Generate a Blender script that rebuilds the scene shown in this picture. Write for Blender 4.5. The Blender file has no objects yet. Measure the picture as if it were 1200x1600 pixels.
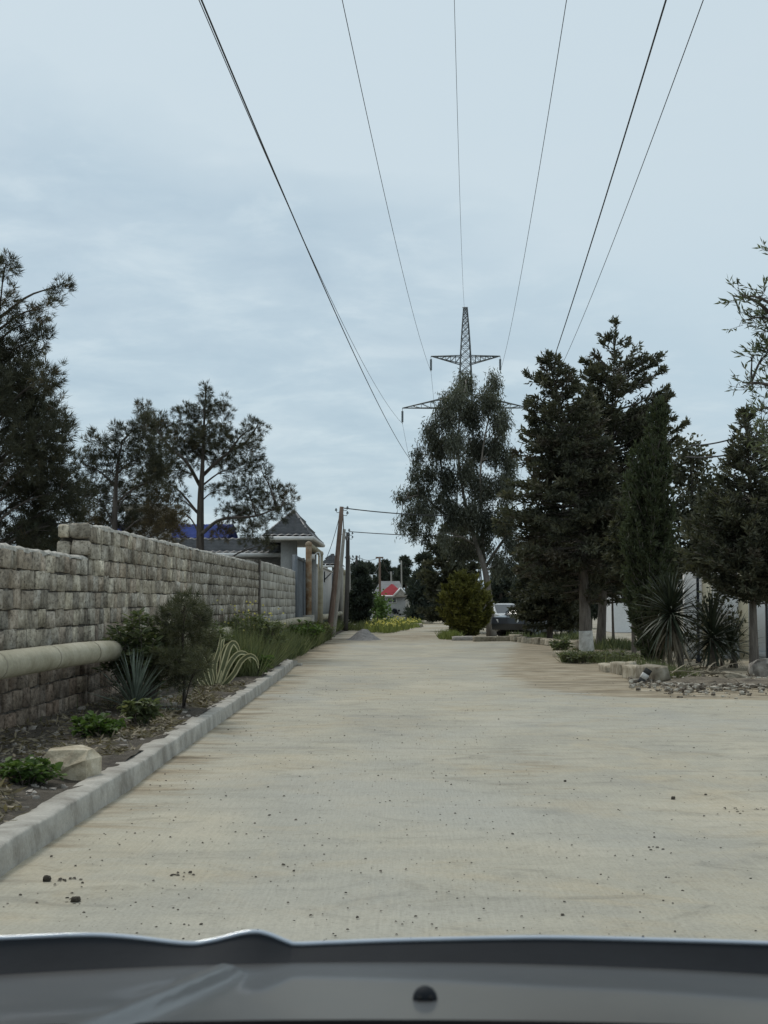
import bpy, math, random
import numpy as np
from mathutils import Matrix, Vector

# ------------------------------------------------------------------ scene, camera, light
SC = bpy.context.scene
COL = SC.collection
R = math.radians
CAM_H = 1.45
FPX = 2400.0                       # focal length in photograph pixels (1200 wide)
PITCH = math.atan(142 / 2400)
YAW = math.atan(28 / 2400)

cam_data = bpy.data.cameras.new('camera')
cam_data.sensor_fit = 'HORIZONTAL'
cam_data.sensor_width = 36
cam_data.lens = 36 * FPX / 1200
cam_data.clip_start = 0.05
cam_data.clip_end = 3000
cam = bpy.data.objects.new('camera', cam_data)
cam.location = (0, 0, CAM_H)
cam.rotation_euler = (math.pi / 2 + PITCH, 0, YAW)
COL.objects.link(cam)
SC.camera = cam
cam_data.dof.use_dof = True
cam_data.dof.focus_distance = 40
cam_data.dof.aperture_fstop = 20.0

SUN_EL, SUN_AZ = 52, -28            # degrees; azimuth from the road direction, negative = left
world = bpy.data.worlds.new('World')
SC.world = world
world.use_nodes = True
wn, wl = world.node_tree.nodes, world.node_tree.links
wn.clear()
w_out = wn.new('ShaderNodeOutputWorld')
sky = wn.new('ShaderNodeTexSky')
sky.sky_type = 'NISHITA'
sky.sun_disc = False
sky.sun_elevation = R(SUN_EL)
sky.sun_rotation = R(SUN_AZ)
bg_sky = wn.new('ShaderNodeBackground')
bg_sky.inputs['Strength'].default_value = 0.09
wl.new(sky.outputs[0], bg_sky.inputs[0])
bg_cloud = wn.new('ShaderNodeBackground')
bg_cloud.inputs['Strength'].default_value = 1.0
tc = wn.new('ShaderNodeTexCoord')
sep = wn.new('ShaderNodeSeparateXYZ')
wl.new(tc.outputs['Generated'], sep.inputs[0])


def wmath(op, a, b=None, c=None):
    n = wn.new('ShaderNodeMath')
    n.operation = op
    for i, v in enumerate((a, b, c)):
        if v is None:
            continue
        if isinstance(v, (int, float)):
            n.inputs[i].default_value = v
        else:
            wl.new(v, n.inputs[i])
    return n.outputs[0]


zc = wmath('MAXIMUM', sep.outputs[2], 0.0)
den = wmath('ADD', zc, 0.16)
ux = wmath('DIVIDE', sep.outputs[0], den)
uy = wmath('DIVIDE', sep.outputs[1], den)
comb = wn.new('ShaderNodeCombineXYZ')
wl.new(ux, comb.inputs[0])
wl.new(uy, comb.inputs[1])


def wnoise(scale, detail, rough, dist=0.0, off=(0, 0, 0)):
    mp = wn.new('ShaderNodeMapping')
    mp.inputs['Location'].default_value = off
    wl.new(comb.outputs[0], mp.inputs[0])
    n = wn.new('ShaderNodeTexNoise')
    n.inputs['Scale'].default_value = scale
    n.inputs['Detail'].default_value = detail
    n.inputs['Roughness'].default_value = rough
    n.inputs['Distortion'].default_value = dist
    wl.new(mp.outputs[0], n.inputs[0])
    return n.outputs[0]


def wramp(src, stops):
    n = wn.new('ShaderNodeValToRGB')
    e = n.color_ramp.elements
    e[0].position, e[0].color = stops[0][0], (*stops[0][1], 1)
    e[1].position, e[1].color = stops[-1][0], (*stops[-1][1], 1)
    for p, c in stops[1:-1]:
        x = e.new(p)
        x.color = (*c, 1)
    wl.new(src, n.inputs[0])
    return n.outputs[0]


def wmix(fac, a, b):
    n = wn.new('ShaderNodeMixRGB')
    if isinstance(fac, (int, float)):
        n.inputs[0].default_value = fac
    else:
        wl.new(fac, n.inputs[0])
    wl.new(a, n.inputs[1])
    wl.new(b, n.inputs[2])
    return n.outputs[0]


# high even veil, whiter overhead, bluer towards the horizon
veil = wramp(sep.outputs[2], [(0.0, (.37, .52, .63)), (0.07, (.42, .56, .66)), (0.16, (.50, .62, .69)), (0.26, (.57, .67, .72)), (0.40, (.58, .68, .73)), (1.0, (.66, .73, .77))])
n_big = wnoise(0.75, 5, .55, .4, (1.3, 5.15, 0))
n_fine = wnoise(4.6, 7, .58, .25, (2.0, 1.0, 0))
body = wramp(n_fine, [(0.30, (.39, .505, .59)), (0.5, (.45, .565, .64)), (0.66, (.545, .65, .705)), (0.8, (.58, .68, .725))])
edge_n = wmath('MULTIPLY', wmath('SUBTRACT', n_big, .5), .22)
rag_n = wmath('MULTIPLY', wmath('SUBTRACT', n_fine, .5), .10)
bank = wmath('SUBTRACT', wmath('ADD', wmath('ADD', edge_n, rag_n), .225), wmath('ADD', sep.outputs[2], wmath('MULTIPLY', sep.outputs[0], .32)))
deck = wramp(wmath('ADD', wmath('MULTIPLY', bank, 4.0), .5), [(0.36, (0, 0, 0)), (0.60, (1, 1, 1))])
streak = wramp(wnoise(1.5, 6, .6, .5, (7, 3, 0)), [(0.45, (0, 0, 0)), (0.75, (1, 1, 1))])
low = wramp(sep.outputs[2], [(0.0, (.65, .65, .65)), (0.10, (.8, .8, .8)), (0.30, (.9, .9, .9))])
mul = wn.new('ShaderNodeMixRGB')
mul.blend_type = 'MULTIPLY'
mul.inputs[0].default_value = 1
wl.new(deck, mul.inputs[1])
wl.new(low, mul.inputs[2])
cl = wmix(mul.outputs[0], veil, body)
half = wn.new('ShaderNodeMixRGB')
half.blend_type = 'MULTIPLY'
half.inputs[0].default_value = 1
wl.new(streak, half.inputs[1])
half.inputs[2].default_value = (.35, .35, .35, 1)
white = wn.new('ShaderNodeRGB')
white.outputs[0].default_value = (.62, .70, .745, 1)
cl2 = wmix(half.outputs[0], cl, white.outputs[0])
wl.new(cl2, bg_cloud.inputs[0])
mixs = wn.new('ShaderNodeMixShader')
mixs.inputs[0].default_value = 0.88
wl.new(bg_sky.outputs[0], mixs.inputs[1])
wl.new(bg_cloud.outputs[0], mixs.inputs[2])
wl.new(mixs.outputs[0], w_out.inputs[0])

sun_data = bpy.data.lights.new('sun', 'SUN')
sun_data.energy = 1.35
sun_data.angle = R(14)
sun_data.color = (1, .95, .87)
sun = bpy.data.objects.new('sun', sun_data)
sun_dir = Vector((math.sin(R(SUN_AZ)) * math.cos(R(SUN_EL)), math.cos(R(SUN_AZ)) * math.cos(R(SUN_EL)), math.sin(R(SUN_EL))))
sun.rotation_euler = sun_dir.to_track_quat('Z', 'Y').to_euler()
COL.objects.link(sun)

SC.view_settings.view_transform = 'Standard'
SC.view_settings.look = 'None'
SC.view_settings.gamma = 1
SC.view_settings.exposure = 0.13
SC.view_settings.use_curve_mapping = False
SC.render.engine = 'CYCLES'
SC.cycles.max_bounces = 6
SC.cycles.transparent_max_bounces = 8
SC.cycles.use_denoising = True

# ------------------------------------------------------------------ placing helpers
_cp, _sp = math.cos(PITCH), math.sin(PITCH)
_cy, _sy = math.cos(YAW), math.sin(YAW)


def ray(px, py):
    a, b = (px - 600) / FPX, (800 - py) / FPX
    f = _cp - b * _sp
    u = _sp + b * _cp
    return np.array([a * _cy - f * _sy, a * _sy + f * _cy, u])


def P(px, py, Y):
    """point on the ground plan at distance Y seen along a sight line of the survey photograph"""
    d = ray(px, py)
    d = d * (Y / d[1])
    return np.array([d[0], Y, CAM_H + d[2]])


def S(Y):
    return Y / FPX


# ------------------------------------------------------------------ mesh helpers
def mesh_np(name, V, F, mat, tone=None, smooth=False):
    V = np.asarray(V, dtype=np.float32).reshape(-1, 3)
    me = bpy.data.meshes.new(name)
    F = np.asarray(F, dtype=np.int32)
    k = F.shape[1]
    me.vertices.add(len(V))
    me.vertices.foreach_set('co', V.ravel())
    me.loops.add(F.size)
    me.loops.foreach_set('vertex_index', F.ravel())
    me.polygons.add(len(F))
    me.polygons.foreach_set('loop_start', np.arange(0, F.size, k, dtype=np.int32))
    if smooth:
        me.polygons.foreach_set('use_smooth', np.ones(len(F), dtype=bool))
    me.update(calc_edges=True)
    me.validate()
    if tone is not None:
        at = me.attributes.new('tone', 'FLOAT', 'POINT')
        at.data.foreach_set('value', np.asarray(tone, dtype=np.float32))
    if mat:
        me.materials.append(mat)
    return me


class MB:
    """collects quads"""

    def __init__(self):
        self.V, self.F, self.T, self.n = [], [], [], 0

    def add(self, V, F, tone=None):
        V = np.asarray(V, dtype=float).reshape(-1, 3)
        F = np.asarray(F, dtype=np.int64).reshape(-1, 4)
        self.V.append(V)
        self.F.append(F + self.n)
        t = np.zeros(len(V)) if tone is None else (np.full(len(V), tone) if np.isscalar(tone) else np.asarray(tone))
        self.T.append(t)
        self.n += len(V)

    def box(self, lo, hi, tone=None):
        x0, y0, z0 = lo
        x1, y1, z1 = hi
        V = [(x0, y0, z0), (x1, y0, z0), (x1, y1, z0), (x0, y1, z0), (x0, y0, z1), (x1, y0, z1), (x1, y1, z1), (x0, y1, z1)]
        self.add(V, [(0, 3, 2, 1), (4, 5, 6, 7), (0, 1, 5, 4), (1, 2, 6, 5), (2, 3, 7, 6), (3, 0, 4, 7)], tone)

    def tube(self, path, rad, sides=6, tone=None):
        p = np.asarray(path, dtype=float)
        n = len(p)
        rad = np.full(n, rad) if np.isscalar(rad) else np.asarray(rad, dtype=float)
        if len(rad) != n:
            rad = np.interp(np.linspace(0, 1, n), np.linspace(0, 1, len(rad)), rad)
        t = np.gradient(p, axis=0)
        t /= np.linalg.norm(t, axis=1)[:, None] + 1e-9
        ref = np.array([0, 0, 1.]) if abs(t[:, 2]).mean() < .8 else np.array([1., 0, 0])
        a = np.cross(t, ref)
        a /= np.linalg.norm(a, axis=1)[:, None] + 1e-9
        b = np.cross(t, a)
        th = np.arange(sides) * 2 * math.pi / sides
        ring = a[:, None, :] * np.cos(th)[None, :, None] + b[:, None, :] * np.sin(th)[None, :, None]
        V = (p[:, None, :] + ring * rad[:, None, None]).reshape(-1, 3)
        i = np.arange(n - 1)[:, None] * sides
        j = np.arange(sides)[None, :]
        jn = (j + 1) % sides
        F = np.stack([i + j, i + jn, i + sides + jn, i + sides + j], -1).reshape(-1, 4)
        V = np.vstack([V, p[0], p[-1]])
        c0, c1 = n * sides, n * sides + 1
        k = np.arange(0, sides - 1, 2)
        cap0 = np.stack([np.full(len(k), c0), (k + 2) % sides, k + 1, k], -1)
        e = (n - 1) * sides
        cap1 = np.stack([np.full(len(k), c1), e + k, e + k + 1, e + (k + 2) % sides], -1)
        self.add(V, np.vstack([F, cap0, cap1]), tone)

    def grid(self, G, tone=None):
        G = np.asarray(G, dtype=float)
        a, b = G.shape[:2]
        i = np.arange(a - 1)[:, None] * b
        j = np.arange(b - 1)[None, :]
        F = np.stack([i + j, i + j + 1, i + b + j + 1, i + b + j], -1).reshape(-1, 4)
        self.add(G.reshape(-1, 3), F, tone)

    def leaves(self, C, D, L, W, rng, tone=None, taper=.5, nrm=None):
        """flat pointed leaves: base C, direction D"""
        C = np.asarray(C, dtype=float)
        n = len(C)
        if n == 0:
            return
        D = D / (np.linalg.norm(D, axis=1)[:, None] + 1e-9)
        r = rng.normal(size=(n, 3)) if nrm is None else nrm + .35 * rng.normal(size=(n, 3))
        s = np.cross(D, r)
        s /= np.linalg.norm(s, axis=1)[:, None] + 1e-9
        L = np.broadcast_to(L, (n,))[:, None]
        W = np.broadcast_to(W, (n,))[:, None]
        V = np.stack([C, C + D * L * taper + s * W * .5, C + D * L, C + D * L * taper - s * W * .5], 1).reshape(-1, 3)
        F = np.arange(n * 4).reshape(-1, 4)
        t = None if tone is None else np.repeat(np.broadcast_to(tone, (n,)), 4)
        self.add(V, F, t)

    def mesh(self, name, mat, smooth=False):
        return mesh_np(name, np.vstack(self.V), np.vstack(self.F), mat, np.concatenate(self.T), smooth)


def link(o, parent=None):
    COL.objects.link(o)
    if parent is not None:
        o.parent = parent
        o.matrix_parent_inverse = Matrix.Translation(-Vector(parent.location))
    return o


def ob(name, me, parent=None, kind=None, label=None, cat=None, group=None, loc=None):
    if isinstance(me, tuple):
        me = me[0].mesh(name, me[1], me[2] if len(me) > 2 else False)
    o = bpy.data.objects.new(name, me)
    if loc is not None:
        o.location = loc
    tag(o, label, cat, group, kind)
    return link(o, parent)


def tag(o, label=None, cat=None, group=None, kind=None):
    if label:
        o['label'] = label
    if cat:
        o['category'] = cat
    if group:
        o['group'] = group
    if kind:
        o['kind'] = kind


def thing(name, label, cat, loc, group=None):
    o = bpy.data.objects.new(name, None)
    o.empty_display_size = .2
    o.location = [float(v) for v in loc]
    tag(o, label, cat, group)
    COL.objects.link(o)
    return o


def unit(v):
    v = np.asarray(v, dtype=float)
    return v / (np.linalg.norm(v) + 1e-9)


def curve(pts, n):
    """Catmull-Rom through pts"""
    p = np.asarray(pts, dtype=float)
    p = np.vstack([2 * p[0] - p[1], p, 2 * p[-1] - p[-2]])
    m = len(p) - 3
    out = []
    for u in np.linspace(0, m - 1e-6, n):
        i = int(u)
        t = u - i
        a, b, c, d = p[i:i + 4]
        out.append(.5 * (2 * b + (c - a) * t + (2 * a - 5 * b + 4 * c - d) * t * t + (3 * b - a - 3 * c + d) * t ** 3))
    return np.array(out)


def vnoise(x, y, seed=0):
    """cheap smooth 2-D noise on arrays"""
    x = np.asarray(x, dtype=float)
    y = np.asarray(y, dtype=float)
    xi, yi = np.floor(x).astype(np.int64), np.floor(y).astype(np.int64)
    fx, fy = x - xi, y - yi
    fx, fy = fx * fx * (3 - 2 * fx), fy * fy * (3 - 2 * fy)

    def h(a, b):
        v = (a * 374761393 + b * 668265263 + seed * 974711) & 0x7fffffff
        v = ((v ^ (v >> 13)) * 1274126177) & 0x7fffffff
        return ((v ^ (v >> 16)) & 0xffff) / 65535.
    return (h(xi, yi) * (1 - fx) + h(xi + 1, yi) * fx) * (1 - fy) + (h(xi, yi + 1) * (1 - fx) + h(xi + 1, yi + 1) * fx) * fy


# ------------------------------------------------------------------ materials
def new_mat(name):
    m = bpy.data.materials.new(name)
    m.use_nodes = True
    nt = m.node_tree
    nt.nodes.clear()
    out = nt.nodes.new('ShaderNodeOutputMaterial')
    return m, nt, out


class N:
    """small node-tree writer"""

    def __init__(self, nt):
        self.nt = nt
        self._pos = None

    def new(self, t, **kw):
        n = self.nt.nodes.new(t)
        for k, v in kw.items():
            setattr(n, k, v)
        return n

    def put(self, sock, v):
        if v is None:
            return
        if isinstance(v, (int, float)):
            sock.default_value = v
        elif isinstance(v, tuple):
            sock.default_value = (*v, 1) if len(v) == 3 and sock.type == 'RGBA' else v
        else:
            self.nt.links.new(v, sock)

    def pos(self):
        if self._pos is None:
            self._pos = self.new('ShaderNodeNewGeometry').outputs['Position']
        return self._pos

    def map(self, scale, loc=(0, 0, 0), rot=(0, 0, 0)):
        m = self.new('ShaderNodeMapping')
        m.inputs['Scale'].default_value = scale
        m.inputs['Location'].default_value = loc
        m.inputs['Rotation'].default_value = rot
        self.put(m.inputs[0], self.pos())
        return m.outputs[0]

    def noise(self, scale, detail=4, rough=.55, vec=None, dist=0.):
        n = self.new('ShaderNodeTexNoise')
        n.inputs['Scale'].default_value = scale
        n.inputs['Detail'].default_value = detail
        n.inputs['Roughness'].default_value = rough
        n.inputs['Distortion'].default_value = dist
        self.put(n.inputs['Vector'], vec if vec is not None else self.pos())
        return n.outputs[0]

    def ramp(self, src, stops):
        n = self.new('ShaderNodeValToRGB')
        e = n.color_ramp.elements

        def col(c):
            return (c, c, c, 1) if isinstance(c, (int, float)) else (*c, 1)
        e[0].position, e[0].color = stops[0][0], col(stops[0][1])
        e[1].position, e[1].color = stops[-1][0], col(stops[-1][1])
        for p, c in stops[1:-1]:
            e.new(p).color = col(c)
        self.put(n.inputs[0], src)
        return n.outputs[0]

    def mix(self, fac, a, b, mode='MIX'):
        n = self.new('ShaderNodeMixRGB', blend_type=mode)
        self.put(n.inputs[0], fac)
        self.put(n.inputs[1], a)
        self.put(n.inputs[2], b)
        return n.outputs[0]

    def math(self, op, a, b=None):
        n = self.new('ShaderNodeMath', operation=op)
        self.put(n.inputs[0], a)
        self.put(n.inputs[1], b)
        return n.outputs[0]

    def bump(self, h, strength, dist=.02):
        n = self.new('ShaderNodeBump')
        n.inputs['Strength'].default_value = strength
        n.inputs['Distance'].default_value = dist
        self.put(n.inputs['Height'], h)
        return n.outputs[0]

    def attr(self, name):
        return self.new('ShaderNodeAttribute', attribute_name=name).outputs['Fac']

    def principled(self, col, rough=.85, normal=None, metal=0., spec=.3, coat=0.):
        p = self.new('ShaderNodeBsdfPrincipled')
        self.put(p.inputs['Base Color'], col)
        self.put(p.inputs['Roughness'], rough)
        p.inputs['Metallic'].default_value = metal
        p.inputs['Specular IOR Level'].default_value = spec
        p.inputs['Coat Weight'].default_value = coat
        if coat:
            p.inputs['Coat Roughness'].default_value = .06
        if normal is not None:
            self.put(p.inputs['Normal'], normal)
        return p.outputs[0]


def surf(name, stops, scale=3., detail=6, rough=.9, bump=.4, bscale=None, stretch=None, metal=0., spec=.25, coat=0., speck=.25, rnd=0., bdist=.02, dist=.3):
    """rough weathered surface: broad blotches, fine speckle, relief"""
    m, nt, out = new_mat(name)
    n = N(nt)
    vec = n.map(stretch) if stretch else None
    c = n.ramp(n.noise(scale, detail, .6, vec, dist), stops)
    fine = n.noise(scale * 14, 3, .6)
    if speck:
        c = n.mix(speck, c, n.ramp(fine, [(.3, .25), (.7, 1.)]), 'MULTIPLY')
    if rnd:
        info = n.new('ShaderNodeObjectInfo')
        c = n.mix(1., c, n.ramp(info.outputs['Random'], [(0, 1 - rnd), (1, 1 + rnd * .5)]), 'MULTIPLY')
    nrm = n.bump(n.noise(bscale or scale * 6, 5, .65, vec), bump, bdist) if bump else None
    nt.links.new(n.principled(c, rough, nrm, metal, spec, coat), out.inputs[0])
    return m


def blockmat(name, stops, rnd):
    m, nt, out = new_mat(name)
    n = N(nt)
    c = n.ramp(n.noise(3.6, 9, .65, n.map((1, .5, 1)), .5), stops)
    grain = n.noise(24, 5, .7, n.map((1, .42, 1)))
    c = n.mix(.65, c, n.ramp(grain, [(.36, .30), (.47, .85), (.62, 1.18)]), 'MULTIPLY')
    stain = n.ramp(n.noise(1.3, 8, .7, n.map((1, .55, .8), (2, 5, 1)), .6), [(.40, .62), (.52, 1.), (.66, 1.1)])
    c = n.mix(.8, c, stain, 'MULTIPLY')
    pits = n.ramp(n.noise(32, 2, .5, n.map((1, .5, 1))), [(.62, 0.), (.70, 1.)])
    c = n.mix(n.math('MULTIPLY', pits, .55), c, (.085, .072, .058))
    info = n.new('ShaderNodeObjectInfo')
    c = n.mix(1., c, n.ramp(info.outputs['Random'], [(0, (1 - rnd, 1 - rnd, 1 - rnd * 1.02)), (.25, (.92, .84, .78)), (.5, (.88, .88, .88)), (.8, (1.02, 1., .96)), (1, (1.3, 1.27, 1.18))]), 'MULTIPLY')
    h = n.math('ADD', n.math('MULTIPLY', grain, .6), n.math('SUBTRACT', n.noise(9, 4, .6), n.math('MULTIPLY', pits, .6)))
    nt.links.new(n.principled(c, .95, n.bump(h, .9, .02), spec=.15), out.inputs[0])
    return m


def leafmat(name, dark, light, trans=.25, rough=.65, hue=None):
    """leaf colour varies from spray to spray through the 'tone' attribute"""
    m, nt, out = new_mat(name)
    n = N(nt)
    stops = [(0, dark), (1, light)] if hue is None else [(0, dark), (.8, light), (1, hue)]
    c = n.ramp(n.attr('tone'), stops)
    p = n.principled(c, rough, spec=.25)
    t = n.new('ShaderNodeBsdfTranslucent')
    n.put(t.inputs[0], n.mix(1., c, (1.15, 1.2, .7), 'MULTIPLY'))
    mx = n.new('ShaderNodeMixShader')
    mx.inputs[0].default_value = trans
    nt.links.new(p, mx.inputs[1])
    nt.links.new(t.outputs[0], mx.inputs[2])
    nt.links.new(mx.outputs[0], out.inputs[0])
    return m


M = {}
M['bark'] = surf('bark', [(.3, (.085, .072, .062)), (.7, (.24, .21, .18))], 6, stretch=(3, 3, .5), bump=.9, bscale=20)
M['bark_dark'] = surf('bark_dark', [(.3, (.05, .043, .038)), (.7, (.13, .112, .097))], 6, stretch=(3, 3, .5), bump=.9, bscale=20)
M['bark_pale'] = surf('bark_pale', [(.3, (.16, .14, .12)), (.7, (.33, .30, .26))], 5, stretch=(2, 2, .6), bump=.6, bscale=14)
M['bark_euc'] = surf('bark_euc', [(.3, (.12, .105, .09)), (.55, (.22, .195, .17)), (.75, (.38, .35, .30))], 4, stretch=(2, 2, .5), bump=.6, bscale=14)
M['whitewash'] = surf('whitewash', [(.35, (.42, .40, .36)), (.6, (.66, .65, .61))], 6, bump=.5, bscale=16)
M['pine'] = leafmat('pine_needles', (.032, .036, .024), (.080, .080, .050), .15, hue=(.12, .085, .045))
M['pine_brown'] = leafmat('pine_needles_dry', (.06, .05, .028), (.15, .115, .065), .15)
M['conifer'] = leafmat('conifer_sprays', (.032, .037, .026), (.125, .126, .084), .22, hue=(.16, .138, .09))
M['conifer_dry'] = leafmat('conifer_dry_sprays', (.05, .045, .032), (.11, .095, .065), .1)
M['cypress'] = leafmat('cypress_sprays', (.036, .046, .024), (.095, .112, .058), .2)
M['eucalyptus'] = leafmat('eucalyptus_leaves', (.028, .034, .024), (.15, .158, .118), .2, rough=.45)
M['sapling'] = leafmat('sapling_needles', (.05, .056, .032), (.14, .142, .085), .2)
M['golden'] = leafmat('golden_thuja', (.045, .052, .016), (.27, .25, .065), .3)
M['far_tree'] = leafmat('hazed_foliage', (.034, .044, .037), (.080, .095, .070), .18)  # leaf tones lightened so distance haze is painted into the colour
M['olive'] = leafmat('narrow_leaves', (.05, .062, .035), (.15, .17, .10), .25, rough=.45)
M['weed'] = leafmat('weed_leaves', (.045, .085, .022), (.14, .21, .06), .3)
M['shrub'] = leafmat('shrub_leaves', (.055, .075, .038), (.17, .195, .10), .3, hue=(.25, .26, .14))
M['grass'] = leafmat('grass_blades', (.055, .070, .034), (.165, .185, .095), .3, hue=(.26, .25, .12))
M['meadow'] = leafmat('meadow_blades', (.10, .13, .04), (.26, .28, .10), .3)
M['dry'] = leafmat('dry_litter', (.09, .075, .05), (.34, .29, .20), .15)
M['flower'] = leafmat('yellow_petals', (.55, .46, .08), (.80, .74, .30), .3)
M['yucca'] = surf('yucca_leaf', [(.3, (.13, .17, .13)), (.7, (.30, .35, .29))], 9, bump=.1, rough=.5, speck=.1, rnd=.35)
M['yucca_dark'] = surf('yucca_dark_leaf', [(.3, (.028, .038, .024)), (.7, (.075, .09, .055))], 5, bump=.1, rough=.5, speck=.1, rnd=.4)
M['yucca_dead'] = surf('yucca_dead_leaf', [(.3, (.13, .11, .08)), (.7, (.30, .26, .19))], 6, bump=.2, speck=.2, rnd=.4)
M['agave'] = surf('agave_green', [(.3, (.10, .115, .055)), (.7, (.19, .195, .10))], 9, bump=.1, rough=.5)
M['agave_edge'] = surf('agave_cream', [(.3, (.52, .47, .26)), (.7, (.70, .66, .41))], 9, bump=.1, rough=.5)
M['mortar'] = surf('mortar', [(.36, (.055, .048, .04)), (.55, (.12, .105, .088)), (.70, (.36, .34, .29))], 5, bump=.9, bscale=26)  # dark tones paint the shadow of the recessed joints into the mortar
M['block'] = blockmat('limestone_block', [(.34, (.24, .212, .168)), (.5, (.43, .39, .32)), (.64, (.64, .60, .52))], .42)
M['block_damp'] = blockmat('damp_block', [(.34, (.14, .11, .088)), (.5, (.27, .222, .178)), (.66, (.42, .36, .30))], .4)
M['pale_block'] = surf('pale_block', [(.3, (.36, .34, .29)), (.7, (.56, .54, .48))], 2.5, bump=.5, bscale=18, rnd=.3)
M['cap'] = surf('mortar_cap', [(.3, (.30, .28, .24)), (.5, (.46, .44, .39)), (.7, (.66, .64, .58))], 7, bump=1., bscale=30)
M['pipe'] = surf('pipe_wrap', [(.3, (.30, .275, .19)), (.55, (.42, .385, .285)), (.8, (.52, .49, .39))], 2.2, bump=.35, bscale=16, rough=.75, stretch=(1, 1, 2.0))
M['pipe_ring'] = surf('pipe_seam', [(.3, (.20, .18, .13)), (.7, (.34, .31, .24))], 4, bump=.3)
M['pipe_rust'] = surf('rusty_pipe', [(.3, (.15, .085, .05)), (.48, (.26, .17, .10)), (.62, (.36, .30, .22)), (.8, (.42, .39, .33))], 3.2, bump=.4, rough=.8)
M['concrete'] = surf('kerb_concrete', [(.33, (.27, .25, .215)), (.5, (.40, .38, .335)), (.68, (.52, .495, .44))], 3, bump=.5, bscale=22, detail=8)
M['plaster'] = surf('grey_plaster', [(.3, (.30, .30, .29)), (.7, (.40, .40, .385))], 1.2, bump=.25, bscale=18)
M['white_wall'] = surf('white_paint', [(.3, (.70, .71, .71)), (.7, (.82, .83, .83))], .8, bump=.15, bscale=20, speck=.1)
M['cream'] = surf('cream_paint', [(.3, (.52, .46, .33)), (.7, (.62, .56, .42))], 2, bump=.15, speck=.1)
M['stone'] = surf('yellow_stone', [(.34, (.26, .215, .15)), (.5, (.46, .40, .29)), (.68, (.62, .56, .44))], 6, bump=1., bscale=14, detail=8)
M['rock'] = surf('grey_rock', [(.3, (.24, .22, .19)), (.7, (.42, .39, .35))], 5, bump=.8, bscale=16)
M['rock_dark'] = surf('dark_rock', [(.34, (.13, .12, .105)), (.5, (.24, .22, .195)), (.68, (.37, .345, .31))], 7, bump=1., bscale=18)
M['border'] = surf('border_stone', [(.34, (.25, .21, .15)), (.5, (.39, .345, .26)), (.68, (.55, .50, .40))], 6, bump=.5, bscale=22, rnd=.3)
M['rubble'] = surf('rubble_mix', [(.38, (.11, .09, .07)), (.5, (.24, .205, .16)), (.62, (.50, .47, .40))], 9, bump=.8, bscale=20, detail=1)
M['soil'] = surf('bed_soil', [(.3, (.05, .042, .034)), (.55, (.105, .09, .07)), (.8, (.20, .17, .135))], 5, detail=9, bump=1., bscale=24, bdist=.05)
M['dirt_bank'] = surf('dirt_bank', [(.3, (.10, .082, .062)), (.55, (.19, .16, .12)), (.8, (.33, .285, .22))], 4, detail=9, bump=1., bscale=20, bdist=.05)
M['gravel'] = surf('gravel_heap', [(.3, (.16, .16, .155)), (.7, (.33, .32, .31))], 8, bump=1., bscale=40, bdist=.05)
M['roof_dark'] = surf('dark_metal_tiles', [(.3, (.065, .068, .072)), (.7, (.12, .122, .126))], 2, bump=.1, rough=.5, spec=.4)
M['roof_blue'] = surf('blue_metal_tiles', [(.3, (.045, .07, .27)), (.7, (.08, .115, .38))], 2, bump=.1, rough=.45, spec=.4)
M['roof_red'] = surf('red_metal_roof', [(.3, (.20, .018, .025)), (.7, (.28, .03, .04))], 2, bump=.1, rough=.8, spec=.08)
M['roof_grey'] = surf('grey_roof', [(.3, (.13, .135, .14)), (.7, (.20, .20, .205))], 1, bump=.2)
M['gutter'] = surf('white_gutter', [(.3, (.62, .62, .60)), (.7, (.78, .78, .76))], 3, bump=.05, rough=.5)
M['gate'] = surf('grey_gate_metal', [(.3, (.10, .115, .13)), (.7, (.17, .19, .21))], 2, bump=.1, rough=.5, spec=.4)
M['pole_wood'] = surf('pole_wood', [(.3, (.13, .085, .065)), (.7, (.27, .20, .16))], 4, stretch=(3, 3, .3), bump=.5, bscale=16)
M['pole_pale'] = surf('pole_pale', [(.3, (.27, .25, .22)), (.7, (.42, .40, .36))], 4, stretch=(3, 3, .3), bump=.4, bscale=16)
M['pole_dark'] = surf('pole_dark', [(.3, (.055, .05, .048)), (.7, (.12, .11, .10))], 4, stretch=(3, 3, .3), bump=.5)
M['cable'] = surf('cable', [(.3, (.03, .032, .035)), (.7, (.06, .062, .065))], 3, bump=0, rough=.7)
M['steel'] = surf('pylon_steel', [(.3, (.10, .115, .12)), (.7, (.17, .185, .19))], 1, bump=0, rough=.6, metal=0.)
M['insulator'] = surf('insulator_glass', [(.3, (.10, .12, .13)), (.7, (.18, .20, .21))], 3, bump=0, rough=.3)
M['black'] = surf('black_plastic', [(.3, (.012, .014, .017)), (.7, (.020, .023, .027))], 3, bump=.05, rough=.7, speck=.1, spec=.1)
M['cowl'] = surf('cowl_rubber', [(.3, (.006, .006, .007)), (.7, (.012, .012, .013))], 6, bump=0, rough=1., spec=0.)
M['rubber'] = surf('rubber', [(.3, (.015, .015, .015)), (.7, (.03, .03, .03))], 6, bump=.2)
M['dark_car'] = surf('dark_car_paint', [(.3, (.018, .02, .024)), (.7, (.03, .032, .036))], 1, bump=0, rough=.3, coat=.6, speck=0)
M['white_car'] = surf('white_car_paint', [(.3, (.62, .64, .65)), (.7, (.70, .72, .73))], 1, bump=0, rough=.35, coat=.5, speck=0)
M['glass'] = surf('car_glass', [(.3, (.05, .06, .065)), (.7, (.08, .09, .095))], 1, bump=0, rough=.08, spec=.9, speck=0)
M['lamp'] = surf('lamp_lens', [(.3, (.6, .6, .58)), (.7, (.75, .75, .73))], 2, bump=0, rough=.2, speck=0)
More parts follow.
